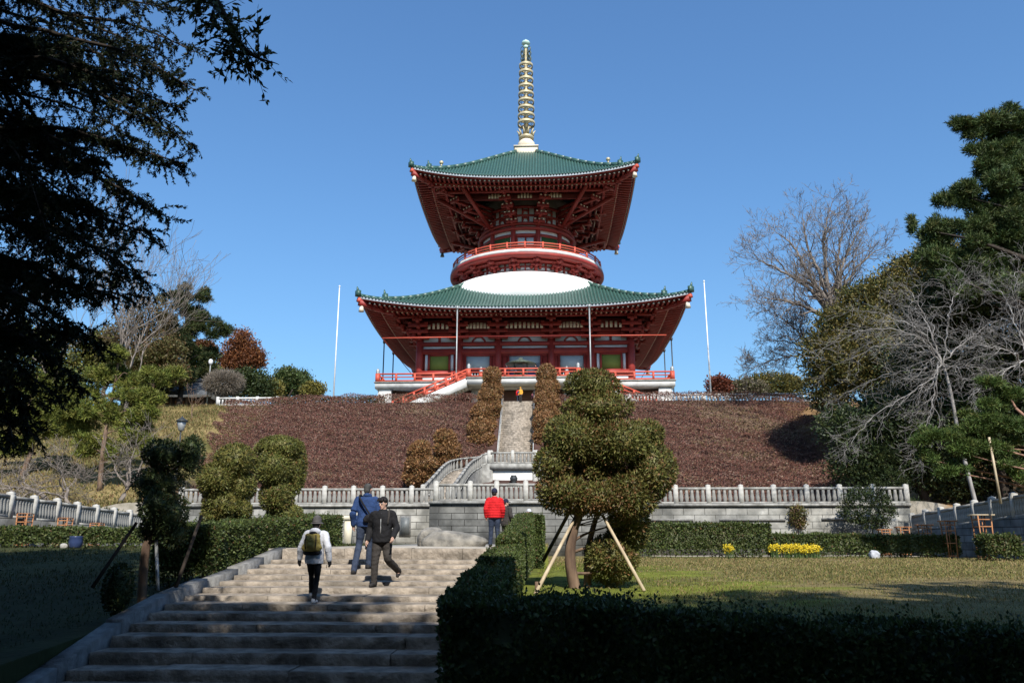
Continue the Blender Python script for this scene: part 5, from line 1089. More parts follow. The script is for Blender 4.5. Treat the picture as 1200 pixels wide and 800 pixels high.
def hedge(lab, x0, x1, y0, y1, zb, zt, dens, Lf, Wf, seed, table=BOX, name="hedge", group="clipped hedges", stems=True, amp=.05, gap=0.0, shoots=14):
    """box hedge: zb, zt functions of (x, y) for the ground and the clipped top"""
    rng = np.random.default_rng(seed); cx, cy = (x0+x1)/2, (y0+y1)/2
    root = empty(name, (cx, cy, float(zb(cx, cy))), lab, "hedge", group); PP, NN = [], []
    H = float(zt(cx, cy)-zb(cx, cy))
    for (ax, area) in (("top", (x1-x0)*(y1-y0)*1.3), ("x0", (y1-y0)*H), ("x1", (y1-y0)*H), ("y0", (x1-x0)*H), ("y1", (x1-x0)*H)):
        n = int(area*dens*(.6 if ax == "y1" else 1)); u, v = rng.uniform(size=n), rng.uniform(size=n)
        x = x0+(x1-x0)*u if ax in ("top", "y0", "y1") else np.full(n, x0 if ax == "x0" else x1)
        y = y0+(y1-y0)*(v if ax == "top" else u) if ax in ("top", "x0", "x1") else np.full(n, y0 if ax == "y0" else y1)
        f = np.ones(n) if ax == "top" else v**.8; N_ = {"top": (0, 0, 1), "x0": (-1, 0, .1), "x1": (1, 0, .1), "y0": (0, -1, .1), "y1": (0, 1, .1)}[ax]
        z = zb(x, y)+(zt(x, y)-zb(x, y))*f; P = np.stack([x, y, z], 1); w = lump(P, 3.0, seed)*amp+lump(P, 9, seed+1)*amp*.5-.10*rng.uniform(size=n)**2*min(1, (x1-x0))
        P = P+np.array(N_)*w[:, None]
        if ax != "top":           # open, twiggy foot
            k = (f > .10+.16*(lump(P, 2.5, seed+3)+rng.normal(0, .4, n))) & (lump(P, 5.5, seed+4) > -1.2+gap); P = P[k]
        PP.append(P); NN.append(np.tile(np.array(N_, float), (len(P), 1)))
    P = np.concatenate(PP); N_ = np.concatenate(NN); n = len(P)
    D = unit(N_*.5+rng.normal(0, .6, (n, 3))+[0, 0, .25]); Nn = unit(N_+rng.normal(0, .6, (n, 3)))
    V = leaf_quads(P, D, Nn, Lf*rng.uniform(.6, 1.3, n), Wf*rng.uniform(.7, 1.3, n)); c = pick(rng, n, table, .3)
    t = MB(); m_ = max(2, int(max(x1-x0, y1-y0)/.8)); along_x = (x1-x0) > (y1-y0); rows = []
    ins = .13 if gap < .5 else .2
    for i in range(m_+1):
        s = i/m_
        if along_x: xx = x0+ins+(x1-x0-2*ins)*s; ring = [(xx, y0+ins, .28), (xx, y0+ins, .93), (xx, y1-ins, .93), (xx, y1-ins, .28), (xx, y0+ins, .28)]
        else: yy = y0+ins+(y1-y0-2*ins)*s; ring = [(x0+ins, yy, .28), (x0+ins, yy, .93), (x1-ins, yy, .93), (x1-ins, yy, .28), (x0+ins, yy, .28)]
        rows.append([(a, b_, float(zb(a, b_)+(zt(a, b_)-zb(a, b_))*f)) for a, b_, f in ring])
    t.strip(rows); t.add(rows[0][:4], [(0, 1, 2, 3)]); t.add(rows[-1][:4], [(3, 2, 1, 0)])
    EV = np.concatenate(t.v); EF = np.array([f for f in t.f])
    me = leaf_mesh("foliage", V, c, M['leaf'], wloc(root), (EV, EF, pick(rng, len(EV), table, .2))); place("foliage", me, root, (0, 0, 0))
    if shoots:                    # unclipped shoots standing out of the top
        k = int(shoots*(x1-x0)*(y1-y0)); x, y = rng.uniform(x0, x1, k), rng.uniform(y0, y1, k); z = zt(x, y)-.03; h = rng.uniform(.04, .2, k); q = 9
        u = np.tile(np.linspace(.15, 1, q), k); P = np.stack([np.repeat(x, q)+rng.normal(0, .012, k*q), np.repeat(y, q)+rng.normal(0, .012, k*q), np.repeat(z, q)+u*np.repeat(h, q)], 1)
        tag(place("shoots", leaf_mesh("shoots", leaf_quads(P, unit(rng.normal(0, .7, (k*q, 3))+[0, 0, .6]), runit(rng, k*q), Lf*.8, Wf*.8), pick(rng, k*q, table, .3), M['leaf'], wloc(root)), root, (0, 0, 0)), kind="stuff")
    if stems:
        b = MB(); k = int(max(x1-x0, y1-y0)/.28)
        for i in range(k):
            s = (i+rng.uniform(.2, .8))/k; x = x0+(x1-x0)*s if along_x else rng.uniform(x0+.12, x1-.12); y = rng.uniform(y0+.1, y1-.1) if along_x else y0+(y1-y0)*s; z = float(zb(x, y)); h = float(zt(x, y))-z
            b.tube([(x, y, z-.05), (x+rng.normal(0, .05), y+rng.normal(0, .05), z+h*.35), (x+rng.normal(0, .12), y+rng.normal(0, .1), z+h*.8)], [.018, .014, .007], 4)
        tag(b.build("stems", M['bark'], root), kind="stuff")
    return root
G = lambda x, y: ground_z(x, y)
def flat(z): return lambda x, y: np.asarray(x, float)*0+z
def ztop(px, py, Y): return float(at(px, py, Y)[2])
hedge("long dark hedge in deep shade across the right foreground", 1.98, 13.5, 7.7, 8.7, lambda x, y: np.asarray(x, float)*0-1.75, lambda x, y: -.55-.06*(np.asarray(x, float)-2)+.05*np.sin(np.asarray(x, float)*3.1)*np.sin(np.asarray(x, float)*1.3), 2300, .062, .034, 301, amp=.13, gap=.3, shoots=40, table=DKG+BOX[:1])  # darker leaf colours than the other hedges, deepening the shade
Z2, Z3, Z4, Z5, Z6 = ztop(543, 676, 9.9), ztop(563, 656, 12.4), ztop(583, 632, 16.6), ztop(599, 613, 22.8), ztop(610, 604, 28.0)
GR = lambda x, y: ground_z(np.maximum(x, 1.99), y)
hedge("low shaded hedge block beside the steps, just behind the dark foreground hedge", 1.97, 2.5, 8.75, 12.2, GR, lambda x, y: np.interp(y, [8.7, 9.9, 12.2], [-.52, Z2, Z2+.06]), 2600, .055, .032, 303)
hedge("half sunlit hedge block beside the steps, left of the pale stake", 1.97, 2.46, 12.4, 16.4, GR, lambda x, y: np.interp(y, [12.4, 16.4], [Z3, Z3+.14]), 2400, .055, .032, 305)
hedge("sunlit rising hedge block beside the top of the steps", 1.97, 2.46, 16.6, 22.6, GR, lambda x, y: np.interp(y, [16.6, 22.6], [Z4, Z5-.06]), 1700, .06, .036, 307)
hedge("sunlit hedge block at the landing, in front of the man in red", 1.97, 2.5, 22.8, 27.2, GR, lambda x, y: np.interp(y, [22.8, 27.2], [Z5, Z6-.03]), 1400, .065, .04, 309)
hedge("tall end block of the hedge by the landing, below the white cap", 2.12, 2.82, 27.4, 30.5, GR, flat(Z6), 1300, .07, .042, 311)
hedge("thick sunlit hedge left of the steps, in front of the twin topiaries", -5.4, -4.15, 17.2, 28.2, G, lambda x, y: np.interp(y, [17.2, 28.2], [ztop(250, 617, 17.4), ztop(400, 604, 28)]), 1500, .07, .042, 313, gap=.15)
for (pa, pb, ya, yt, lab, sd) in ((-8, 238, 33.4, 620, "long low hedge along the far edge of the shaded left lawn", 321), (744, 905, 42.0, 614, "tall hedge in front of the stained right wall, next to the big topiary", 323), (903, 1033, 42.0, 627, "low hedge behind the yellow flowers", 325), (1037, 1126, 42.0, 628, "low hedge left of the tall orange trellis", 327), (1157, 1199, 36.5, 628, "low hedge at the right edge beyond the tall orange trellis", 329)):
    xa, xb = float(at(pa, 640, ya)[0]), float(at(pb, 640, ya)[0]); hedge(lab, xa, xb, ya, ya+1.0, G if pa < 1100 else flat(-.9), flat(ztop((pa+pb)/2, yt, ya)), 420, .13, .075, sd, amp=.07, table=BOX+[(1.5, (.13, .14, .06))])
# ------------------------------------------------------------------ the near cypress that overhangs the left edge
cy = empty("cypress_tree", (-6.5, 5.0, gz(-6.5, 8.0)), "near cypress in deep shade whose drooping sprays hang over the left of the view", "tree")
tpts = [np.array(p, float) for p in ((-6.5, 5, -1.8), (-6.4, 5, 3), (-6.6, 4.6, 9), (-6.3, 3.8, 16))]
b = MB(); tt = catmull(tpts, 6); b.tube(tt, np.linspace(.42, .15, len(tt)), 10); b.build("trunk", M['barkdark'], cy, True)
rng = np.random.default_rng(401); LV, LC = [], []; lm = MB(); tw = MB()
LIMB = [[(-60, -60), (60, 10), (150, 28), (228, 60)], [(-60, -10), (60, 38), (150, 62), (226, 104)], [(-60, 40), (60, 70), (130, 95), (214, 128)], [(-60, 70), (50, 92), (140, 120), (221, 166)], [(-60, 130), (70, 150), (150, 172), (216, 192)], [(-60, 160), (60, 185), (130, 215), (192, 252)], [(-60, 205), (50, 225), (120, 255), (184, 276)], [(-60, 240), (60, 268), (120, 295), (172, 330)], [(-60, 290), (40, 310), (90, 335), (150, 345)], [(-60, 320), (30, 350), (80, 378), (116, 404)], [(-60, 372), (20, 392), (60, 420), (97, 455)], [(-60, 410), (0, 440), (24, 470), (36, 508)], [(-60, 20), (30, 60), (90, 75), (150, 85)], [(-60, 100), (20, 140), (80, 170), (120, 190)], [(-60, -40), (40, -20), (120, -5), (200, 10)], [(-60, 180), (0, 215), (50, 230), (95, 240)], [(-60, 270), (-10, 300), (30, 320), (70, 330)], [(-60, 340), (-20, 370), (10, 390), (40, 400)], [(-60, 20), (0, 50), (40, 60), (80, 55)], [(-60, 120), (0, 160), (30, 200), (60, 290)], [(-60, 60), (20, 110), (70, 190), (100, 260)]]
for li, lp in enumerate(LIMB):
    for layer in range(3):
        Yd = (9.0, 10.4, 11.4)[layer]+rng.uniform(-.5, .5); pts = [at(px+(rng.uniform(-14, 14) if layer else 0)-26*layer, py+(rng.uniform(-16, 16) if layer else 0), Yd+.35*math.sin(j*1.7+li)) for j, (px, py) in enumerate(lp)]
        z = pts[0][2]; k = int(np.argmin(np.abs(tt[:, 2]-z-.3))); pp = catmull([tt[k]]+pts, 9); rad = np.linspace(.05, .006, len(pp)); lm.tube(pp, rad, 5)
        m = len(pp)
        for i in range(10, m):
            s = (i-9)/(m-10); t = pp[min(i+1, m-1)]-pp[i-1]; t = t/np.linalg.norm(t)
            for q in range(3 if s < .3 else 4):
                side = rng.normal(size=3); side[2] *= .75; L_ = rng.uniform(.2, .55)*(1.0-.35*s)
                d = t*.4+side*.62+np.array([0, 0, -.1]); d /= np.linalg.norm(d); p = pp[i].copy(); tp_ = [p]
                for g in range(5): d = d+np.array([0, 0, -.1])+rng.normal(0, .16, 3); d /= np.linalg.norm(d); p = p+d*L_/5; tp_.append(p)
                tp_ = np.array(tp_); tw.tube(tp_, np.linspace(.006, .002, 6), 3, cap=False)
                n = int(L_*170); u = rng.uniform(.12, 1.0, n); f = u*5; j0 = np.minimum(f.astype(int), 4); Q = tp_[j0]+(tp_[j0+1]-tp_[j0])*(f-j0)[:, None]
                dd = tp_[j0+1]-tp_[j0]; dd /= np.linalg.norm(dd, axis=1)[:, None]; sd = np.cross(dd, rng.normal(size=3)); sd = unit(sd)*rng.choice([-1, 1], n)[:, None]
                D = unit(dd*.75+sd*.85+rng.normal(0, .35, (n, 3))+[0, 0, -.1]); LV.append(leaf_quads(Q, D, runit(rng, n), rng.uniform(.03, .075, n)*(1.1-.4*u), rng.uniform(.012, .022, n))); LC.append(pick(rng, n, [(4, (.024, .038, .014)), (2, (.035, .05, .016))], .3))
lm.build("branch_limbs", M['barkdark'], cy, True); tw.build("twigs", M['barkdark'], cy)
place("foliage", leaf_mesh("foliage", np.concatenate(LV), np.concatenate(LC), M['leaf'], wloc(cy)), cy, (0, 0, 0))
crown("upper_foliage", cy, [(np.array(c, float), r) for c, r in (((-4.3, 0.2, 12), (4.0, 3.0, 4.6)), ((-7.5, 4, 13), (3.2, 3.6, 5.5)), ((-5.5, 2.5, 15), (3, 2.5, 3.5)))], 1500, 9, .35, .5, .3, DKG, 403, lo=.2)
# ------------------------------------------------------------------ the grove behind the viewpoint that throws the foreground shade
for i, (x, y, z, rx, ry, rz, lab) in enumerate(((0.0, -11.6, 15.5, 4.6, 5, 8, "tall shade tree directly behind the viewpoint"), (2.4, -11.9, 15.5, 2.3, 5, 8, "slim shade tree directly behind the viewpoint, nearest the hedge"), (5.0, -12.5, 15.5, 4.2, 5, 8, "tall shade tree behind the viewpoint, second to the right"), (10.6, -9.6, 15.5, 3.0, 5, 8, "tall shade tree behind the viewpoint, third to the right"), (15.6, -6.6, 15.5, 3.6, 5, 8, "tall shade tree behind the near right corner of the lawn"), (21.5, -3.8, 15.5, 4.0, 5, 8, "tall shade tree far behind to the right of the lawn"), (0.5, -17.6, 21.5, 5.2, 5, 8, "tallest shade tree in the second row behind the viewpoint"), (6.0, -19.0, 22, 5.2, 5, 8, "tall second row shade tree behind the viewpoint to the right"), (13.0, -16.4, 21.5, 4.2, 5, 8, "tall second row shade tree behind the lawn corner"), (-4.6, -10.5, 16, 4.4, 5, 8, "tall shade tree behind the cypress"),
                                           (-11.0, 7.5, 15.0, 4.0, 4.2, 8.5, "tall shade tree left of the cypress"), (-17.5, 7.6, 14.3, 4.6, 5, 9, "tall shade tree beyond the left lawn"), (-26, 9, 12, 5.2, 5, 10, "outermost shade tree beyond the left lawn"))):
    x = x+(1.9 if z > 14.9 else 1.4)
    bb = [(np.array((x, y, z)), (rx, ry, rz)), (np.array((x+1.5, y-1, z-3)), (rx*.8, ry*.8, rz*.6)), (np.array((x-1.5, y-1.5, z+1)), (rx*.8, ry*.7, rz*.6)), (np.array((x, y-4 if x > -8 else y-2, 3.5)), (rx*1.25, 3, 6))]  # last blob: unseen low foliage added to darken the step risers
    tree("shade_tree", lab, bb, (x, y, gz(x, y)), .5, M['bark'], DKG, 420+i, 2300, 9, .4, .62, .42, group="shade trees of the grove", lo=.15, top=(x, y, z+rz*.6))
for i, (x, lab) in enumerate(((-26, "added light-blocking thicket tree at the far left behind the viewpoint"), (-13, "added light-blocking thicket tree left behind the viewpoint"), (0, "added light-blocking thicket tree straight behind the viewpoint"), (13, "added light-blocking thicket tree right behind the viewpoint"), (26, "added light-blocking thicket tree at the far right behind the viewpoint"))):
    bb = [(np.array((x, -19, 5.0)), (7.5, 4, 7)), (np.array((x+4, -20, 3.0)), (5, 3.5, 5)), (np.array((x-4, -20, 3.0)), (5, 3.5, 5))]
    tree("light_block_tree", lab, bb, (x, -19, gz(x, -19)), .3, M['bark'], DKG, 440+i, 1800, 9, .45, .7, .5, group="added light-blocking thicket behind the grove", lo=.2)  # unseen thicket added to block low light from behind the viewpoint
# broad-leaved twig hanging into the top left corner from the tree behind
st = bpy.data.objects["shade_tree.009"]  # the tree behind the cypress; b = MB(); rng = np.random.default_rng(451); LV, LC = [], []
a0 = np.array((-2.7, -10.2, 7.0)); path = catmull([a0, (-3.6, -2, 7.2), at(150, -90, 6.6), at(235, -25, 6.8), at(286, 56, 6.9), at(327, 76, 7.0)], 10); b.tube(path, np.linspace(.09, .003, len(path)), 6)
for i in range(24, len(path)-6):
    for q in range(5):
        if path[i][2] > at(200, -40, 6.8)[2]+.4: continue
        d = rng.normal(size=3)+[-.55, 0, -.05]; d /= np.linalg.norm(d); L_ = rng.uniform(.18, .5); b.tube([path[i], path[i]+d*L_*.5+[0, 0, .02], path[i]+d*L_+[0, 0, -.05]], [.006, .004, .002], 4, cap=False)
        n = 13; u = rng.uniform(.3, 1, n)[:, None]; Q = path[i]+d*L_*u; LV.append(leaf_quads(Q, unit(d+rng.normal(0, .8, (n, 3))), runit(rng, n), rng.uniform(.06, .10, n), rng.uniform(.025, .04, n))); LC.append(pick(rng, n, DKG, .3))
b.build("low_branch", M['barkdark'], st, True); place("low_branch_leaves", leaf_mesh("low_branch_leaves", np.concatenate(LV), np.concatenate(LC), M['leaf'], wloc(st)), st, (0, 0, 0))
# ------------------------------------------------------------------ people
def cloth(name, c, c2=None, rough=.85, sc=9, bump=.35): return mat(name, c, rough, c2, sc, bump=bump, bscale=22, spec=.15)
SKIN = mat('skin', (.52, .33, .25), .55, (.46, .28, .21), 8, spec=.35)
CL = dict(hair=cloth('black_hair', (.018, .015, .014), None, .5), blackcloth=cloth('black_fabric', (.016, .016, .018)), charcoal=cloth('charcoal_fabric', (.045, .04, .037)), blue=cloth('blue_fabric', (.025, .052, .14)), denim=cloth('denim', (.022, .03, .052), (.036, .048, .078)),
          white=cloth('white_fabric', (.52, .53, .57), (.44, .45, .49)), red=cloth('red_quilt', (.55, .018, .022), (.42, .012, .015)), mustard=cloth('mustard_canvas', (.34, .265, .08), (.26, .2, .055)), grey=cloth('grey_wool', (.085, .08, .08)), navy=cloth('navy_fabric', (.02, .022, .045)),
          shoe=cloth('dark_shoe', (.03, .028, .028)), paleshoe=cloth('pale_shoe', (.5, .5, .5)), greyhair=cloth('greying_hair', (.07, .068, .066), (.03, .03, .03)), orange=cloth('orange_fabric', (.75, .36, .05)), pink=cloth('pink_fabric', (.4, .12, .15)), zip=mat('zip', (.6, .6, .6), .4, (.5, .5, .5), 5, metal=.4))
def skin_remesh(name, parts, vox, m, parent, disp=0.0, seed=0, smooth=2, squash=None):
    """union of tapered capsules / ellipsoids -> one continuous closed surface"""
    b = MB()
    for p in parts:
        if p[0] == 'c':           # capsule chain: points, radii
            P = np.array(p[1], float); r = np.array(p[2], float)
            if len(P) > 2:
                t = np.linspace(0, len(P)-1, (len(P)-1)*4+1); Pc = catmull(P, 4); rc = np.interp(t, range(len(P)), r); P, r = Pc, rc
            b.tube(P, r, 12); b.ball(P[0], r[0]*.995, 12, 8); b.ball(P[-1], r[-1]*.995, 12, 8)
        elif p[0] == 'l':         # loft of ellipses: (centre, rx, ry) from the hem upwards
            a = np.linspace(0, 2*math.pi, 24, endpoint=False); V = np.concatenate([np.stack([c[0]+rx*np.cos(a), c[1]+ry*np.sin(a), np.full(24, c[2])], 1) for c, rx, ry in p[1]]); m_ = len(p[1])
            b.add(V, [(i*24+j, i*24+(j+1) % 24, (i+1)*24+(j+1) % 24, (i+1)*24+j) for i in range(m_-1) for j in range(24)]+[tuple(range(23, -1, -1)), tuple((m_-1)*24+j for j in range(24))])
        else:                     # ellipsoid: centre, radii, (yaw)
            q = MB(); q.ball((0, 0, 0), p[2], 16, 12); V = np.concatenate(q.v); a = p[3] if len(p) > 3 else 0.0; t_ = p[4] if len(p) > 4 else 0.0
            ct, st_ = math.cos(t_), math.sin(t_); y_, z_ = V[:, 1].copy(), V[:, 2].copy(); V[:, 1] = ct*y_-st_*z_; V[:, 2] = st_*y_+ct*z_
            ca, sa = math.cos(a), math.sin(a); x_, y_ = V[:, 0].copy(), V[:, 1].copy(); V[:, 0] = ca*x_-sa*y_; V[:, 1] = sa*x_+ca*y_; b.add(V+np.array(p[1]), q.f)
    o = b.build(name, m, None, True, origin=(0, 0, 0)); md = o.modifiers.new("r", 'REMESH'); md.mode = 'VOXEL'; md.voxel_size = vox; md.use_smooth_shade = True
    sm = o.modifiers.new("s", 'SMOOTH'); sm.factor = .5; sm.iterations = smooth
    dg = bpy.context.evaluated_depsgraph_get(); me = bpy.data.meshes.new_from_object(o.evaluated_get(dg)); old = o.data
    bpy.data.objects.remove(o); bpy.data.meshes.remove(old); me.name = name
    if not me.materials: me.materials.append(m)
    n = len(me.vertices); co = np.empty(n*3, np.float32); me.vertices.foreach_get("co", co); co = co.reshape(-1, 3)
    if disp:
        no = np.empty(n*3, np.float32); me.vertices.foreach_get("normal", no); no = no.reshape(-1, 3)
        co = co+no*(disp*(lump(co*np.array([1, 1, 2.2]), 24, seed)+.5*lump(co, 55, seed+1)))[:, None]
    me.polygons.foreach_set("use_smooth", np.ones(len(me.polygons), bool))
    return me, co
class Person:
    """local frame: x to the person's right hand side when seen from behind (facing +y), feet at z = 0"""
    def __init__(s, pos, yaw, h, label, name="person", group=None):
        s.root = empty(name, tuple(pos), label, "person", group); s.yaw = yaw; s.k = h/1.75
    def put(s, name, parts, vox, m, parent=None, **kw):
        me, co = skin_remesh(name, parts, vox, m, None, **kw); s._set(me, co); return s._link(name, me, parent)
    def _set(s, me, co):
        c, sn = math.cos(s.yaw), math.sin(s.yaw); W_ = co.copy(); W_[:, 0] = c*co[:, 0]-sn*co[:, 1]; W_[:, 1] = sn*co[:, 0]+c*co[:, 1]; W_ *= s.k
        me.vertices.foreach_set("co", W_.astype(np.float32).ravel()); me.update()
    def _link(s, name, me, parent): return place(name, me, parent or s.root, (0, 0, 0))
    def mb(s, name, b, m, parent=None, smooth=False):
        o = b.build(name, m, None, smooth, origin=(0, 0, 0)); me = o.data; bpy.data.objects.remove(o); co = np.empty(len(me.vertices)*3, np.float32); me.vertices.foreach_get("co", co); s._set(me, co.reshape(-1, 3)); return s._link(name, me, parent)
def hand(w, d, side, fwd=(0, 1, 0), curl=.5):
    """palm, four unequal bent fingers and a thumb, hanging from wrist w along d"""
    w = np.array(w, float); d = np.array(d, float)/np.linalg.norm(d); f = np.array(fwd, float); f -= d*(f @ d); f /= np.linalg.norm(f); n = np.cross(d, f)*side
    P = [('c', [w, w+d*.05, w+d*.085], [.026, .034, .034])]
    for i, (L_, o) in enumerate(((.072, .03), (.08, .01), (.075, -.01), (.06, -.029))):
        a = w+d*.085+f*o; P.append(('c', [a, a+d*L_*.5-n*.006, a+d*L_*(.95-.25*curl)-n*.03*curl*1.4], [.0105, .0095, .008]))
    a = w+d*.03+f*.03; P.append(('c', [a, a+d*.035+f*.025, a+d*.07+f*.024-n*.012], [.013, .011, .009])); return P
def body(p, J, head_turn=(0.0, 0.0), face=True, vox=.011):
    hd = np.array(J['head'], float); yaw, tilt = head_turn; fy = np.array([-math.sin(yaw), math.cos(yaw), 0]); fx = np.array([math.cos(yaw), math.sin(yaw), 0]); dn = np.array([0, 0, -1.0])
    fwd = fy*math.cos(tilt)+dn*math.sin(tilt); upv = np.cross(fx, fwd)
    sc = np.array(J['chest'], float); pv = np.array(J['pelvis'], float)
    P = [('e', hd, (.076, .096, .112), yaw, -tilt), ('e', hd+fwd*.03-upv*.06, (.056, .062, .06), yaw, -tilt), ('c', [hd-upv*.06-fwd*.02, sc+[0, 0, .12]], [.054, .06]), ('e', sc, (.155, .10, .16)), ('c', [sc-[0, 0, .05], pv], [.12, .13]), ('e', pv, (.15, .11, .11))]
    if face:
        P += [('c', [hd+fwd*.092+upv*.01, hd+fwd*.113-upv*.028], [.011, .015]), ('e', hd+fwd*.087-upv*.062, (.026, .016, .010), yaw), ('e', hd+fwd*.085-upv*.095, (.03, .022, .02), yaw)]
        for s in (-1, 1): P += [('e', hd+fx*s*.079-fwd*.005-upv*.01, (.012, .022, .034), yaw), ('e', hd+fwd*.083+fx*s*.031+upv*.012, (.015, .011, .010), yaw)]
    for s, nm in ((-1, 'l'), (1, 'r')):
        P.append(('c', [J['sh_'+nm], (np.array(J['sh_'+nm], float)+J['el_'+nm])/2, J['el_'+nm], (np.array(J['el_'+nm], float)+J['wr_'+nm])/2, J['wr_'+nm]], [.052, .046, .04, .034, .027])); P.append(('c', [np.array(J['sh_'+nm], float)*.5+sc*.5+[0, 0, .05], J['sh_'+nm]], [.065, .055]))
        d = np.array(J['wr_'+nm], float)-np.array(J['el_'+nm], float); P += hand(J['wr_'+nm], d, s, fy if False else (0, 1, .1), .6)
        P.append(('c', [J['hip_'+nm], (np.array(J['hip_'+nm], float)+J['kn_'+nm])/2, J['kn_'+nm], (np.array(J['an_'+nm], float)+J['kn_'+nm])/2, J['an_'+nm]], [.08, .066, .052, .046, .036])); a = np.array(J['an_'+nm], float); t = np.array(J['toe_'+nm], float); P.append(('c', [a-[0, 0, .03], t], [.04, .032]))
    o = p.put("body", P, vox, SKIN, smooth=1)
    if face:
        b = MB(); w = MB(); br = MB(); lp = MB()
        for s in (-1, 1):
            c = hd+fwd*.0935+fx*s*.031+upv*.012; w.ball(c-fwd*.004, (.0135, .0135, .009), 10, 8); b.ball(c+fwd*.004, .0068, 8, 6)
            br.tube([c+upv*.019-fx*.014+fwd*.003, c+upv*.024+fwd*.004, c+upv*.02+fx*.016], .0045, 5)
        lp.tube([hd+fwd*.101-upv*.060-fx*.024, hd+fwd*.107-upv*.060, hd+fwd*.101-upv*.060+fx*.024], [.004, .007, .004], 6)
        p.mb("eye_white", w, M['wallwhite'], o, True); p.mb("iris", b, CL['hair'], o, True); p.mb("eyebrow", br, CL['hair'], o); p.mb("lips", lp, mat('lips', (.34, .14, .12), .5), o, True)
    return hd, fwd, fx, upv, yaw, tilt
def trousers(p, J, m, wide=1.0, name="trousers"):
    pv = np.array(J['pelvis'], float); P = [('e', pv+[0, 0, .0], (.168, .128, .13)), ('c', [pv+[0, 0, .12], pv], [.13, .135])]
    for nm in 'lr':
        a = np.array(J['an_'+nm], float); k = np.array(J['kn_'+nm], float); P.append(('c', [J['hip_'+nm], (np.array(J['hip_'+nm], float)+k)/2, k, (k+a)/2, a+[0, 0, -.015]], np.array([.10, .092, .074, .07, .06])*wide))
    return p.put(name, P, .013, m, disp=.006, seed=3, smooth=1)
def jacket(p, J, m, puff=1.0, hem=.04, name="jacket", hood=False, sl=0.03, vox=.012, disp=.007):
    sc = np.array(J['chest'], float); pv = np.array(J['pelvis'], float); hz = pv[2]-.10+hem; g = puff
    rings = [(np.array([pv[0], pv[1], hz]), .178*g, .138*g), (np.array([pv[0], pv[1], hz+.10]), .182*g, .14*g), ((sc+pv)/2, .172*g, .13*g), (sc+[0, 0, -.04], .182*g, .135*g), (sc+[0, 0, .07], .185*g, .125*g), (sc+[0, 0, .135], .155*g, .105*g), (sc+[0, 0, .18], .10, .088), (sc+[0, 0, .215], .075, .075)]
    P = [('l', rings)]
    if hood: P.append(('e', sc+[0, -.09, .17], (.12, .075, .075)))
    for nm in 'lr':
        e, w = np.array(J['el_'+nm], float), np.array(J['wr_'+nm], float); P.append(('c', [sc*.35+np.array(J['sh_'+nm], float)*.65+[0, 0, .02], J['sh_'+nm], (np.array(J['sh_'+nm], float)+e)/2, e, (e+w)/2, w-(w-e)*sl], np.array([.084, .08, .076, .072, .064, .054])*(.6+.4*puff)))
    return p.put(name, P, vox, m, disp=disp, seed=5, smooth=1)
def shoes(p, J, m):
    for nm in 'lr':
        a = np.array(J['an_'+nm], float); t = np.array(J['toe_'+nm], float); h = a+(a-t)*.28; h[2] = min(a[2]-.045, t[2]+.03); p.put("shoe", [('c', [h, (h+t)/2+[0, 0, .012], t], [.043, .046, .036]), ('c', [a+[0, 0, .0], (a+h)/2], [.05, .046])], .011, m, smooth=1)
def hairdo(p, H, m, name="hair", thick=1.0, fringe=True, low=.0):
    hd, fwd, fx, upv, yaw, tilt = H; P = [('e', hd+upv*.022-fwd*.018, (.088*thick, .098*thick, .106*thick), yaw, -tilt), ('e', hd-fwd*.05-upv*(.03+low), (.075, .055, .08), yaw, -tilt)]
    if fringe:
        for s in (-.045, -.015, .02, .05): P.append(('c', [hd+upv*.098+fwd*.05+fx*s, hd+upv*.07+fwd*.098+fx*s*1.15], [.024, .015]))
        for s in (-1, 1): P.append(('c', [hd+upv*.05+fx*s*.08, hd-upv*.01+fx*s*.084-fwd*.01], [.022, .014]))
    return p.put(name, P, .008, m, disp=.004, seed=9, smooth=1)
def hat(p, H, m, brim=0.0, name="hat", peak=False, top=.115):
    hd, fwd, fx, upv, yaw, tilt = H; P = [('e', hd+upv*.05-fwd*.005, (.094, .112, top), yaw, -tilt), ('e', hd+upv*.02-fwd*.012, (.098, .114, .05), yaw, -tilt)]
    o = p.put(name, P, .009, m, smooth=1)
    if peak: p.put("peak", [('e', hd+fwd*.13+upv*.035, (.075, .075, .012), yaw, -tilt-.2)], .006, m, o, smooth=1)
    if brim: b = MB(); b.lathe([(.08, .0), (.10+brim, -.03), (.104+brim, -.024), (.085, .012)], 20, closed=True); V = np.concatenate(b.v)+hd+upv*.015; b.v = [V]; p.mb("brim", b, m, o, True)
    return o
def joints(h_off=0.0, lean=0.0, **kw):
    J = dict(pelvis=(0, 0, .93), chest=(0, lean, 1.29), head=(0, lean*1.3+.01, 1.632), sh_l=(-.185, lean, 1.40), sh_r=(.185, lean, 1.40), el_l=(-.245, lean-.04, 1.13), el_r=(.245, lean-.04, 1.13), wr_l=(-.255, lean+.05, .90), wr_r=(.255, lean+.05, .90),
             hip_l=(-.09, 0, .90), hip_r=(.09, 0, .90), kn_l=(-.095, .03, .50), kn_r=(.095, .03, .50), an_l=(-.10, 0, .085), an_r=(.10, 0, .085), toe_l=(-.115, .15, .035), toe_r=(.115, .15, .035)); J.update(kw); return J
def ground_pt(px, Y, z=None): x = float(at(px, 660, Y)[0]); return (x, Y, zstep(Y) if z is None else z)
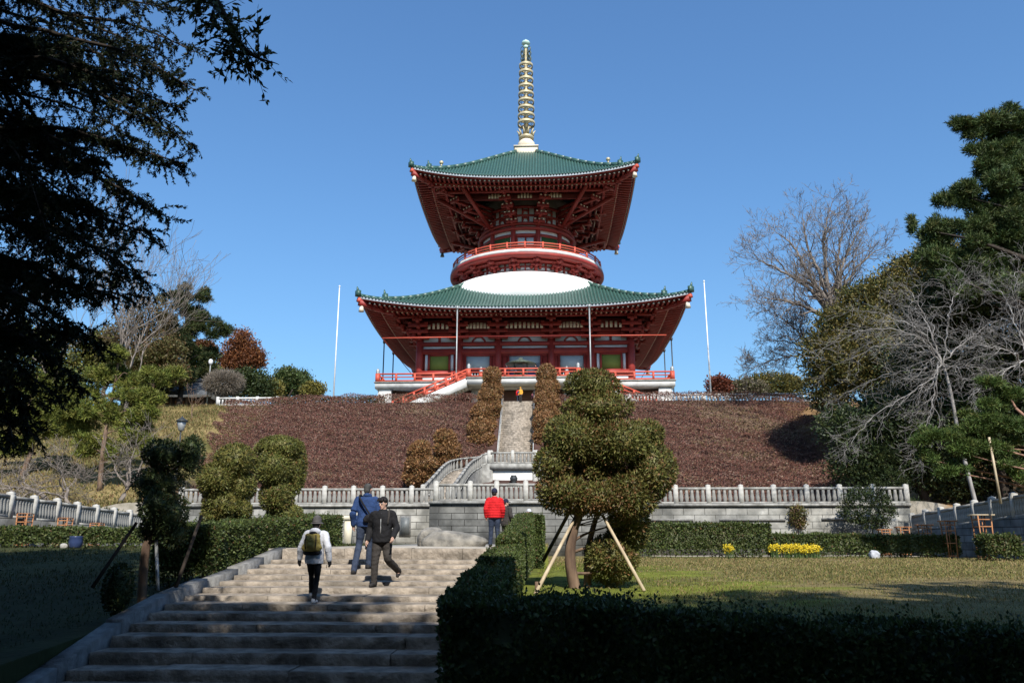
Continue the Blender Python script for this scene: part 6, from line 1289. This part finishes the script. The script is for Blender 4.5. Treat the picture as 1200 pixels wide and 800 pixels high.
# woman climbing, seen from behind
zs8 = SZ[8]; k8 = float((at(366, 607, SY[8]+.3))[2])
wy = SY[8]+.28; hh = float(at(368, 606, wy)[2])-zs8
p = Person(ground_pt(368, wy, zs8), -.05, hh*1.0, "person in white hooded jacket and dark hat with mustard backpack climbing the shaded steps")
J = joints(lean=.03, an_l=(-.05, .10, .20), kn_l=(-.075, .10, .55), toe_l=(-.06, .24, .15), an_r=(.055, -.05, .085), toe_r=(.065, .09, .035), kn_r=(.07, .03, .5), el_l=(-.29, -.03, 1.14), wr_l=(-.33, .04, .90), el_r=(.29, -.03, 1.14), wr_r=(.31, .05, .88))
H = body(p, J, (0, .08)); trousers(p, J, CL['blackcloth'], .82); jacket(p, J, CL['white'], 1.1, -.03, hood=True); shoes(p, J, CL['paleshoe']); hairdo(p, H, CL['hair'], fringe=False, low=.02); hat(p, H, CL['grey'], .045, top=.125)
for nm, s in (('l', -1), ('r', 1)): w = np.array(J['wr_'+nm]); d = w-np.array(J['el_'+nm]); p.put("glove", [('c', [w-d*.12, w+d*.1], [.04, .042])]+[(q[0], q[1], np.array(q[2])+.008) for q in hand(w, d, s)], .009, CL['blackcloth'], smooth=1)
bp = p.put("backpack", [('e', (0, -.19, 1.24), (.185, .10, .15)), ('e', (0.01, -.20, 1.17), (.175, .11, .10)), ('c', [(-.13, -.2, 1.13), (.13, -.2, 1.13)], [.085, .085]), ('c', [(-.1, -.17, 1.36), (.1, -.17, 1.36)], [.06, .06])], .012, CL['mustard'], disp=.01, seed=7)
p.put("bag_base", [('c', [(-.13, -.18, 1.03), (.13, -.18, 1.03)], [.06, .06])], .012, CL['blackcloth'], bp); p.put("top_pocket", [('e', (0, -.17, 1.42), (.09, .055, .04))], .01, CL['blackcloth'], bp)
b = MB(); b.tube([(-.1, -.27, 1.38), (-.12, -.31, 1.26), (-.1, -.29, 1.1)], .012, 5); b.tube([(.1, -.27, 1.38), (.12, -.31, 1.26), (.1, -.29, 1.1)], .012, 5); p.mb("strap", b, CL['charcoal'], bp)
# man in blue, from behind
by = SY[3]+.4; z3 = SZ[3]; hh = float(at(424, 566, by)[2])-z3
p = Person(ground_pt(427, by, z3), .03, hh, "person in blue jacket and jeans with black shoulder bag climbing towards the landing")
dz = SZ[4]-SZ[3]
J = joints(lean=.05, an_l=(-.13, -.42, .085+dz*.9), kn_l=(-.12, -.03, .50), toe_l=(-.14, -.28, .03+dz*.9), hip_l=(-.09, -.02, .90), kn_r=(.08, .10, .52), an_r=(.07, .08, .085), toe_r=(.08, .23, .035), el_l=(-.27, -.07, 1.14), wr_l=(-.27, .02, .90), el_r=(.25, .02, 1.13), wr_r=(.2, .16, 1.0))
H = body(p, J, (-.35, .1)); trousers(p, J, CL['denim'], 1.0); jacket(p, J, CL['blue'], 1.12, .02); shoes(p, J, CL['shoe']); hairdo(p, H, CL['greyhair'], fringe=False, thick=.96)
p.put("collar", [('c', [(-.05, .03, 1.49), (0, -.015, 1.5), (.05, .03, 1.49)], [.05, .05, .05])], .012, CL['blue'])
bg_ = p.put("shoulder_bag", [('e', (.14, -.19, 1.03), (.15, .065, .085), .15), ('c', [(.02, -.19, .99), (.25, -.15, .99)], [.06, .06])], .012, CL['blackcloth'], disp=.005)
b = MB(); b.tube(catmull([(.12, -.2, 1.08), (-.02, -.19, 1.28), (-.13, -.13, 1.44), (-.14, .0, 1.5), (-.06, .14, 1.4), (.15, .17, 1.12), (.26, .0, 1.05)], 6), .02, 6); p.mb("strap", b, CL['blackcloth'], bg_)
# man in black, facing the camera, coming down
ky = SY[6]+.36; z6 = SZ[6]; hh = float(at(450, 582, ky)[2])-z6
p = Person(ground_pt(447, ky, z6), math.pi-.06, hh, "person in black zip jacket and dark trousers walking down the sunlit steps towards the viewer")
dz = SZ[4]-SZ[6]
J = joints(lean=.03, an_r=(.13, .04, .085), kn_r=(.115, .06, .50), toe_r=(.15, .20, .035), an_l=(-.20, -.62, .085+dz+.05), kn_l=(-.13, .0, .52), toe_l=(-.22, -.46, .035+dz), hip_l=(-.09, -.01, .9), el_r=(.27, -.07, 1.13), wr_r=(.29, .05, .90), el_l=(-.29, .03, 1.15), wr_l=(-.27, .2, .96))
H = body(p, J, (-.35, .32)); trousers(p, J, CL['charcoal'], 1.05); jacket(p, J, CL['blackcloth'], 1.13, .03); shoes(p, J, CL['shoe']); hairdo(p, H, CL['hair'], thick=1.02)
b = MB(); b.tube([(0, .158, 1.02), (.0, .166, 1.15), (0, .172, 1.3), (0, .14, 1.42)], .009, 5); p.mb("zip", b, CL['zip'])
p.put("phone", [('c', [(.29, .09, .86), (.30, .11, .74)], [.022, .022])], .008, CL['blackcloth'])
b = MB(); b.tube(catmull([(-.13, .13, 1.2), (-.15, .13, 1.36), (-.13, .03, 1.49), (-.13, -.1, 1.42)], 5), .02, 6); p.mb("strap", b, CL['charcoal'])
p.put("collar", [('c', [(-.06, .02, 1.46), (0, -.045, 1.49), (.06, .02, 1.46)], [.04, .045, .04])], .011, CL['blackcloth'])
# man in red quilted jacket at the landing
ry = 24.2; hh = float(at(580, 572.5, ry)[2])+.2
p = Person(ground_pt(579, ry, -.2), .05, hh, "person in bright red quilted jacket, jeans and navy cap standing on the landing")
J = joints(el_l=(-.255, -.04, 1.13), wr_l=(-.25, .05, .92), el_r=(.255, -.04, 1.13), wr_r=(.25, .05, .92), an_l=(-.12, 0, .085), an_r=(.12, .05, .085))
H = body(p, J, (-.2, .1)); trousers(p, J, CL['denim'], 1.0); hairdo(p, H, CL['hair'], fringe=False, thick=.95); hat(p, H, CL['navy'], peak=True, top=.1); shoes(p, J, CL['shoe'])
jk = jacket(p, J, CL['red'], 1.14, .05, disp=.0); co = np.empty(len(jk.data.vertices)*3, np.float32); jk.data.vertices.foreach_get("co", co); co = co.reshape(-1, 3); no = np.empty(len(co)*3, np.float32); jk.data.vertices.foreach_get("normal", no); no = no.reshape(-1, 3)
co = co+no*(.012*np.abs(np.sin(co[:, 2]*math.pi/.075))**.6)[:, None]; jk.data.vertices.foreach_set("co", co.ravel()); jk.data.update()
# companion in dark coat
ty = 26.2; hh = float(at(592, 585, ty)[2])+.2
p = Person(ground_pt(592.5, ty, -.2), -.6, hh, "person in dark quilted coat and dark cap standing beside the red jacket")
J = joints(el_r=(.27, -.02, 1.14), wr_r=(.25, .1, .92)); H = body(p, J, (-.6, .05), vox=.013); trousers(p, J, CL['charcoal']); jacket(p, J, CL['charcoal'], 1.15, -.05); hairdo(p, H, CL['hair'], fringe=False); hat(p, H, CL['navy'], peak=True, top=.1); shoes(p, J, CL['shoe'])
ty = 31.6; zt_ = float(at(620, 596.5, ty)[2]); p = Person((float(at(620, 600, ty)[0]), ty, gz(float(at(620, 600, ty)[0]), ty)), 1.2, zt_-gz(float(at(620, 600, ty)[0]), ty), "person behind the end of the hedge with only a white cap and forehead showing")
J = joints(); H = body(p, J, (.3, 0), vox=.013); trousers(p, J, CL['charcoal']); jacket(p, J, CL['charcoal'], 1.1, .0); hairdo(p, H, CL['hair'], fringe=False); hat(p, H, CL['white'], peak=True, top=.1); shoes(p, J, CL['shoe'])
# small far figures
def small(px, ytop, Y, zg, h, top, bot, lab, yaw=0.0, hatm=None, hm='hair', bag=None):
    p = Person((float(at(px, ytop, Y)[0]), Y, zg), yaw, h, lab); J = joints(); H = body(p, J, face=False, vox=.022); trousers(p, J, CL[bot]); jacket(p, J, CL[top], 1.1, .02, vox=.018); shoes(p, J, CL['shoe'])
    (hat(p, H, CL[hatm]) if hatm else hairdo(p, H, CL[hm], fringe=False))
    if bag: p.put("backpack", [('e', (0, -.2, 1.2), (.16, .1, .2))], .02, CL[bag])
    return p
zt = 14.5
small(610, 461, 84.6, 14.45, 1.55, 'orange', 'charcoal', "small figure in orange top at the head of the long staircase", 2.6, 'orange'); small(607.3, 462, 84.9, 14.45, 1.5, 'red', 'denim', "small figure with blue backpack beside the orange one at the stair head", .2, bag='blue')
small(624.5, 464, 86.5, 14.5, 1.3, 'pink', 'charcoal', "small figure in pink at the head of the long staircase, right edge", 1.0)
small(594, 438, 93.2, 18.75, 1.65, 'navy', 'charcoal', "visitor in navy behind the red porch railing, left of the incense burner", 1.2); small(604, 440, 93.6, 18.75, 1.5, 'white', 'charcoal', "visitor in white behind the red porch railing, beside the incense burner", -1); small(628, 438, 93.4, 18.75, 1.65, 'blackcloth', 'denim', "visitor in black behind the red porch railing, right of the incense burner", 2.0)
small(373, 454, 91, 14.5, 1.85, 'white', 'charcoal', "visitor in white on the hilltop left of the left flagpole", 1.5); small(346.5, 455, 92, 14.5, 1.85, 'blackcloth', 'charcoal', "visitor in black on the hilltop among the green trees, left of the one in white", -1.2)

# ------------------------------------------------------------------ small garden things
def trellis(px, ytop, Y, w, lab):
    c = at(px, ytop, Y); zb = gz(c[0], Y); zt = c[2]; root = empty("wooden_trellis", (c[0], Y, zb), lab, "trellis", "orange wooden trellis stands"); h = zt-zb; w1 = w*.5
    for sx, sy in ((-1, -1), (1, -1), (1, 1), (-1, 1)): b = MB(); b.beam((c[0]+sx*w1*.8, Y+sy*w1*.8, zb-.05), (c[0]+sx*w1*.95, Y+sy*w1*.95, zt), .045, .045); b.build("leg", M['wood'], root)
    for f in (.06, .40, .74, .9):
        b = MB(); q = w1*(.82+.12*f)
        for s in (-1, 1): b.bx(c[0]-q, c[0]+q, Y+s*q-.02, Y+s*q+.02, zb+h*f, zb+h*f+.05); b.bx(c[0]+s*q-.02, c[0]+s*q+.02, Y-q+.022, Y+q-.022, zb+h*f+.003, zb+h*f+.047)
        b.build("cross_frame", M['wood'], root)
    b = MB(); tw_ = 1.55 if px > 600 else 1.02; b.bx(c[0]-w1*tw_, c[0]+w1*tw_, Y-w1*.95, Y+w1*.95, zt+.003, zt+(.06 if px > 600 else .03)); b.build("top_board", M['bamboo'] if w > .5 else M['wood'], root)
    b = MB(); b.tube([(c[0], Y, zb), (c[0]+.02, Y, zt)], .02, 5); b.build("centre_pole", M['wood'], root); return root
trellis(1149.5, 604, 38.6, .62, "tall orange wooden trellis stand against the right ramp wall")
for px, py, Y, lab in ((1110, 611, 41.9, "orange trellis top above the hedge, next to the tall trellis"), (1083, 615.5, 44.4, "orange trellis top above the hedge, third from the tall trellis end"), (1058, 618, 46.6, "orange trellis top above the hedge beside the bare twig at right"), (1036, 621, 49.0, "orange trellis top farthest from the right edge, by the dark bush"), (30, 602, 36.5, "orange trellis before the left ramp wall, nearest the left edge"), (77, 607, 39.4, "orange trellis before the left ramp wall, above the blue pot"), (114, 613, 41.4, "orange trellis top before the left ramp wall, right of the blue pot")): trellis(px, py, Y, .5, lab)
for i, (px, py, w, n, Y, lab) in enumerate(((908, 645, 5, 30, 41.4, "yellow flower clump before the low hedge, left end of the bed"), (928, 645, 11, 110, 41.4, "wide yellow flower clump in the middle of the bed"), (950, 646, 9, 70, 41.3, "low yellow flower clump at the right end of the bed"), (854, 646, 4, 22, 41.3, "single small yellow flower clump before the tall right hedge"), (232, 645, 4, 22, 36, "small yellow flower clump behind the shaded left topiary"))):
    c = at(px, py, Y); zb = gz(c[0], Y); k = scale_at(px, py, Y); rg = np.random.default_rng(500+i); wm = w*k; r_ = empty("flower_clump", (c[0], Y, zb), lab, "flowers", "yellow flowers"); b = MB(); LVq = []
    for j in range(n):
        x, y = c[0]+rg.uniform(-wm, wm), Y+rg.uniform(-.25, .25); h = rg.uniform(.35, .62); b.tube([(x, y, zb), (x+rg.normal(0, .04), y, zb+h)], .012, 3, cap=False)
        q = 14; Pq = np.array([x, y, zb+h])+rg.normal(0, .06, (q, 3)); LVq.append(leaf_quads(Pq, runit(rg, q), runit(rg, q), .07, .06))
    b.build("stalks", M['leaf'] if False else mat('stalk_green', (.07, .12, .03), .7), r_); Vq = np.concatenate(LVq); tag(place("petals", leaf_mesh("petals", Vq, np.ones((len(Vq), 3)), M['yellow'], wloc(r_)), r_, (0, 0, 0)), kind="stuff")
Y = 32.6; c = at(88, 641, Y); zb = gz(c[0], Y); b = MB(); b.lathe([(.16, zb-.02), (.23, zb+.08), (.27, zb+.27), (.24, zb+.44), (.26, zb+.48), (.23, zb+.49), (.2, zb+.4)], 20, c[0], Y); tag(b.build("glazed_pot", M['bluepot'], None, True), "round blue glazed pot in front of the long left hedge", "pot")
c = at(1022, 650, 41.2); zb = gz(c[0], 41.2); rock("cloth_sack", (c[0]+.1, 41.2, zb+.16), (.24, .18, .22), 61, "white sack slumped before the low hedge right of the yellow flowers", "sack", .2, CL['zip'] if False else mat('sack_cloth', (.42, .43, .46), .9, (.3, .31, .34), 6, bump=.4), .3)
c = at(75, 640, 32.6); rock("garden_stone", (c[0], 32.6, gz(c[0], 32.6)+.08), (.14, .13, .13), 63, "small pale stone beside the blue glazed pot", "stone", 0, M['stonelight'], .15)
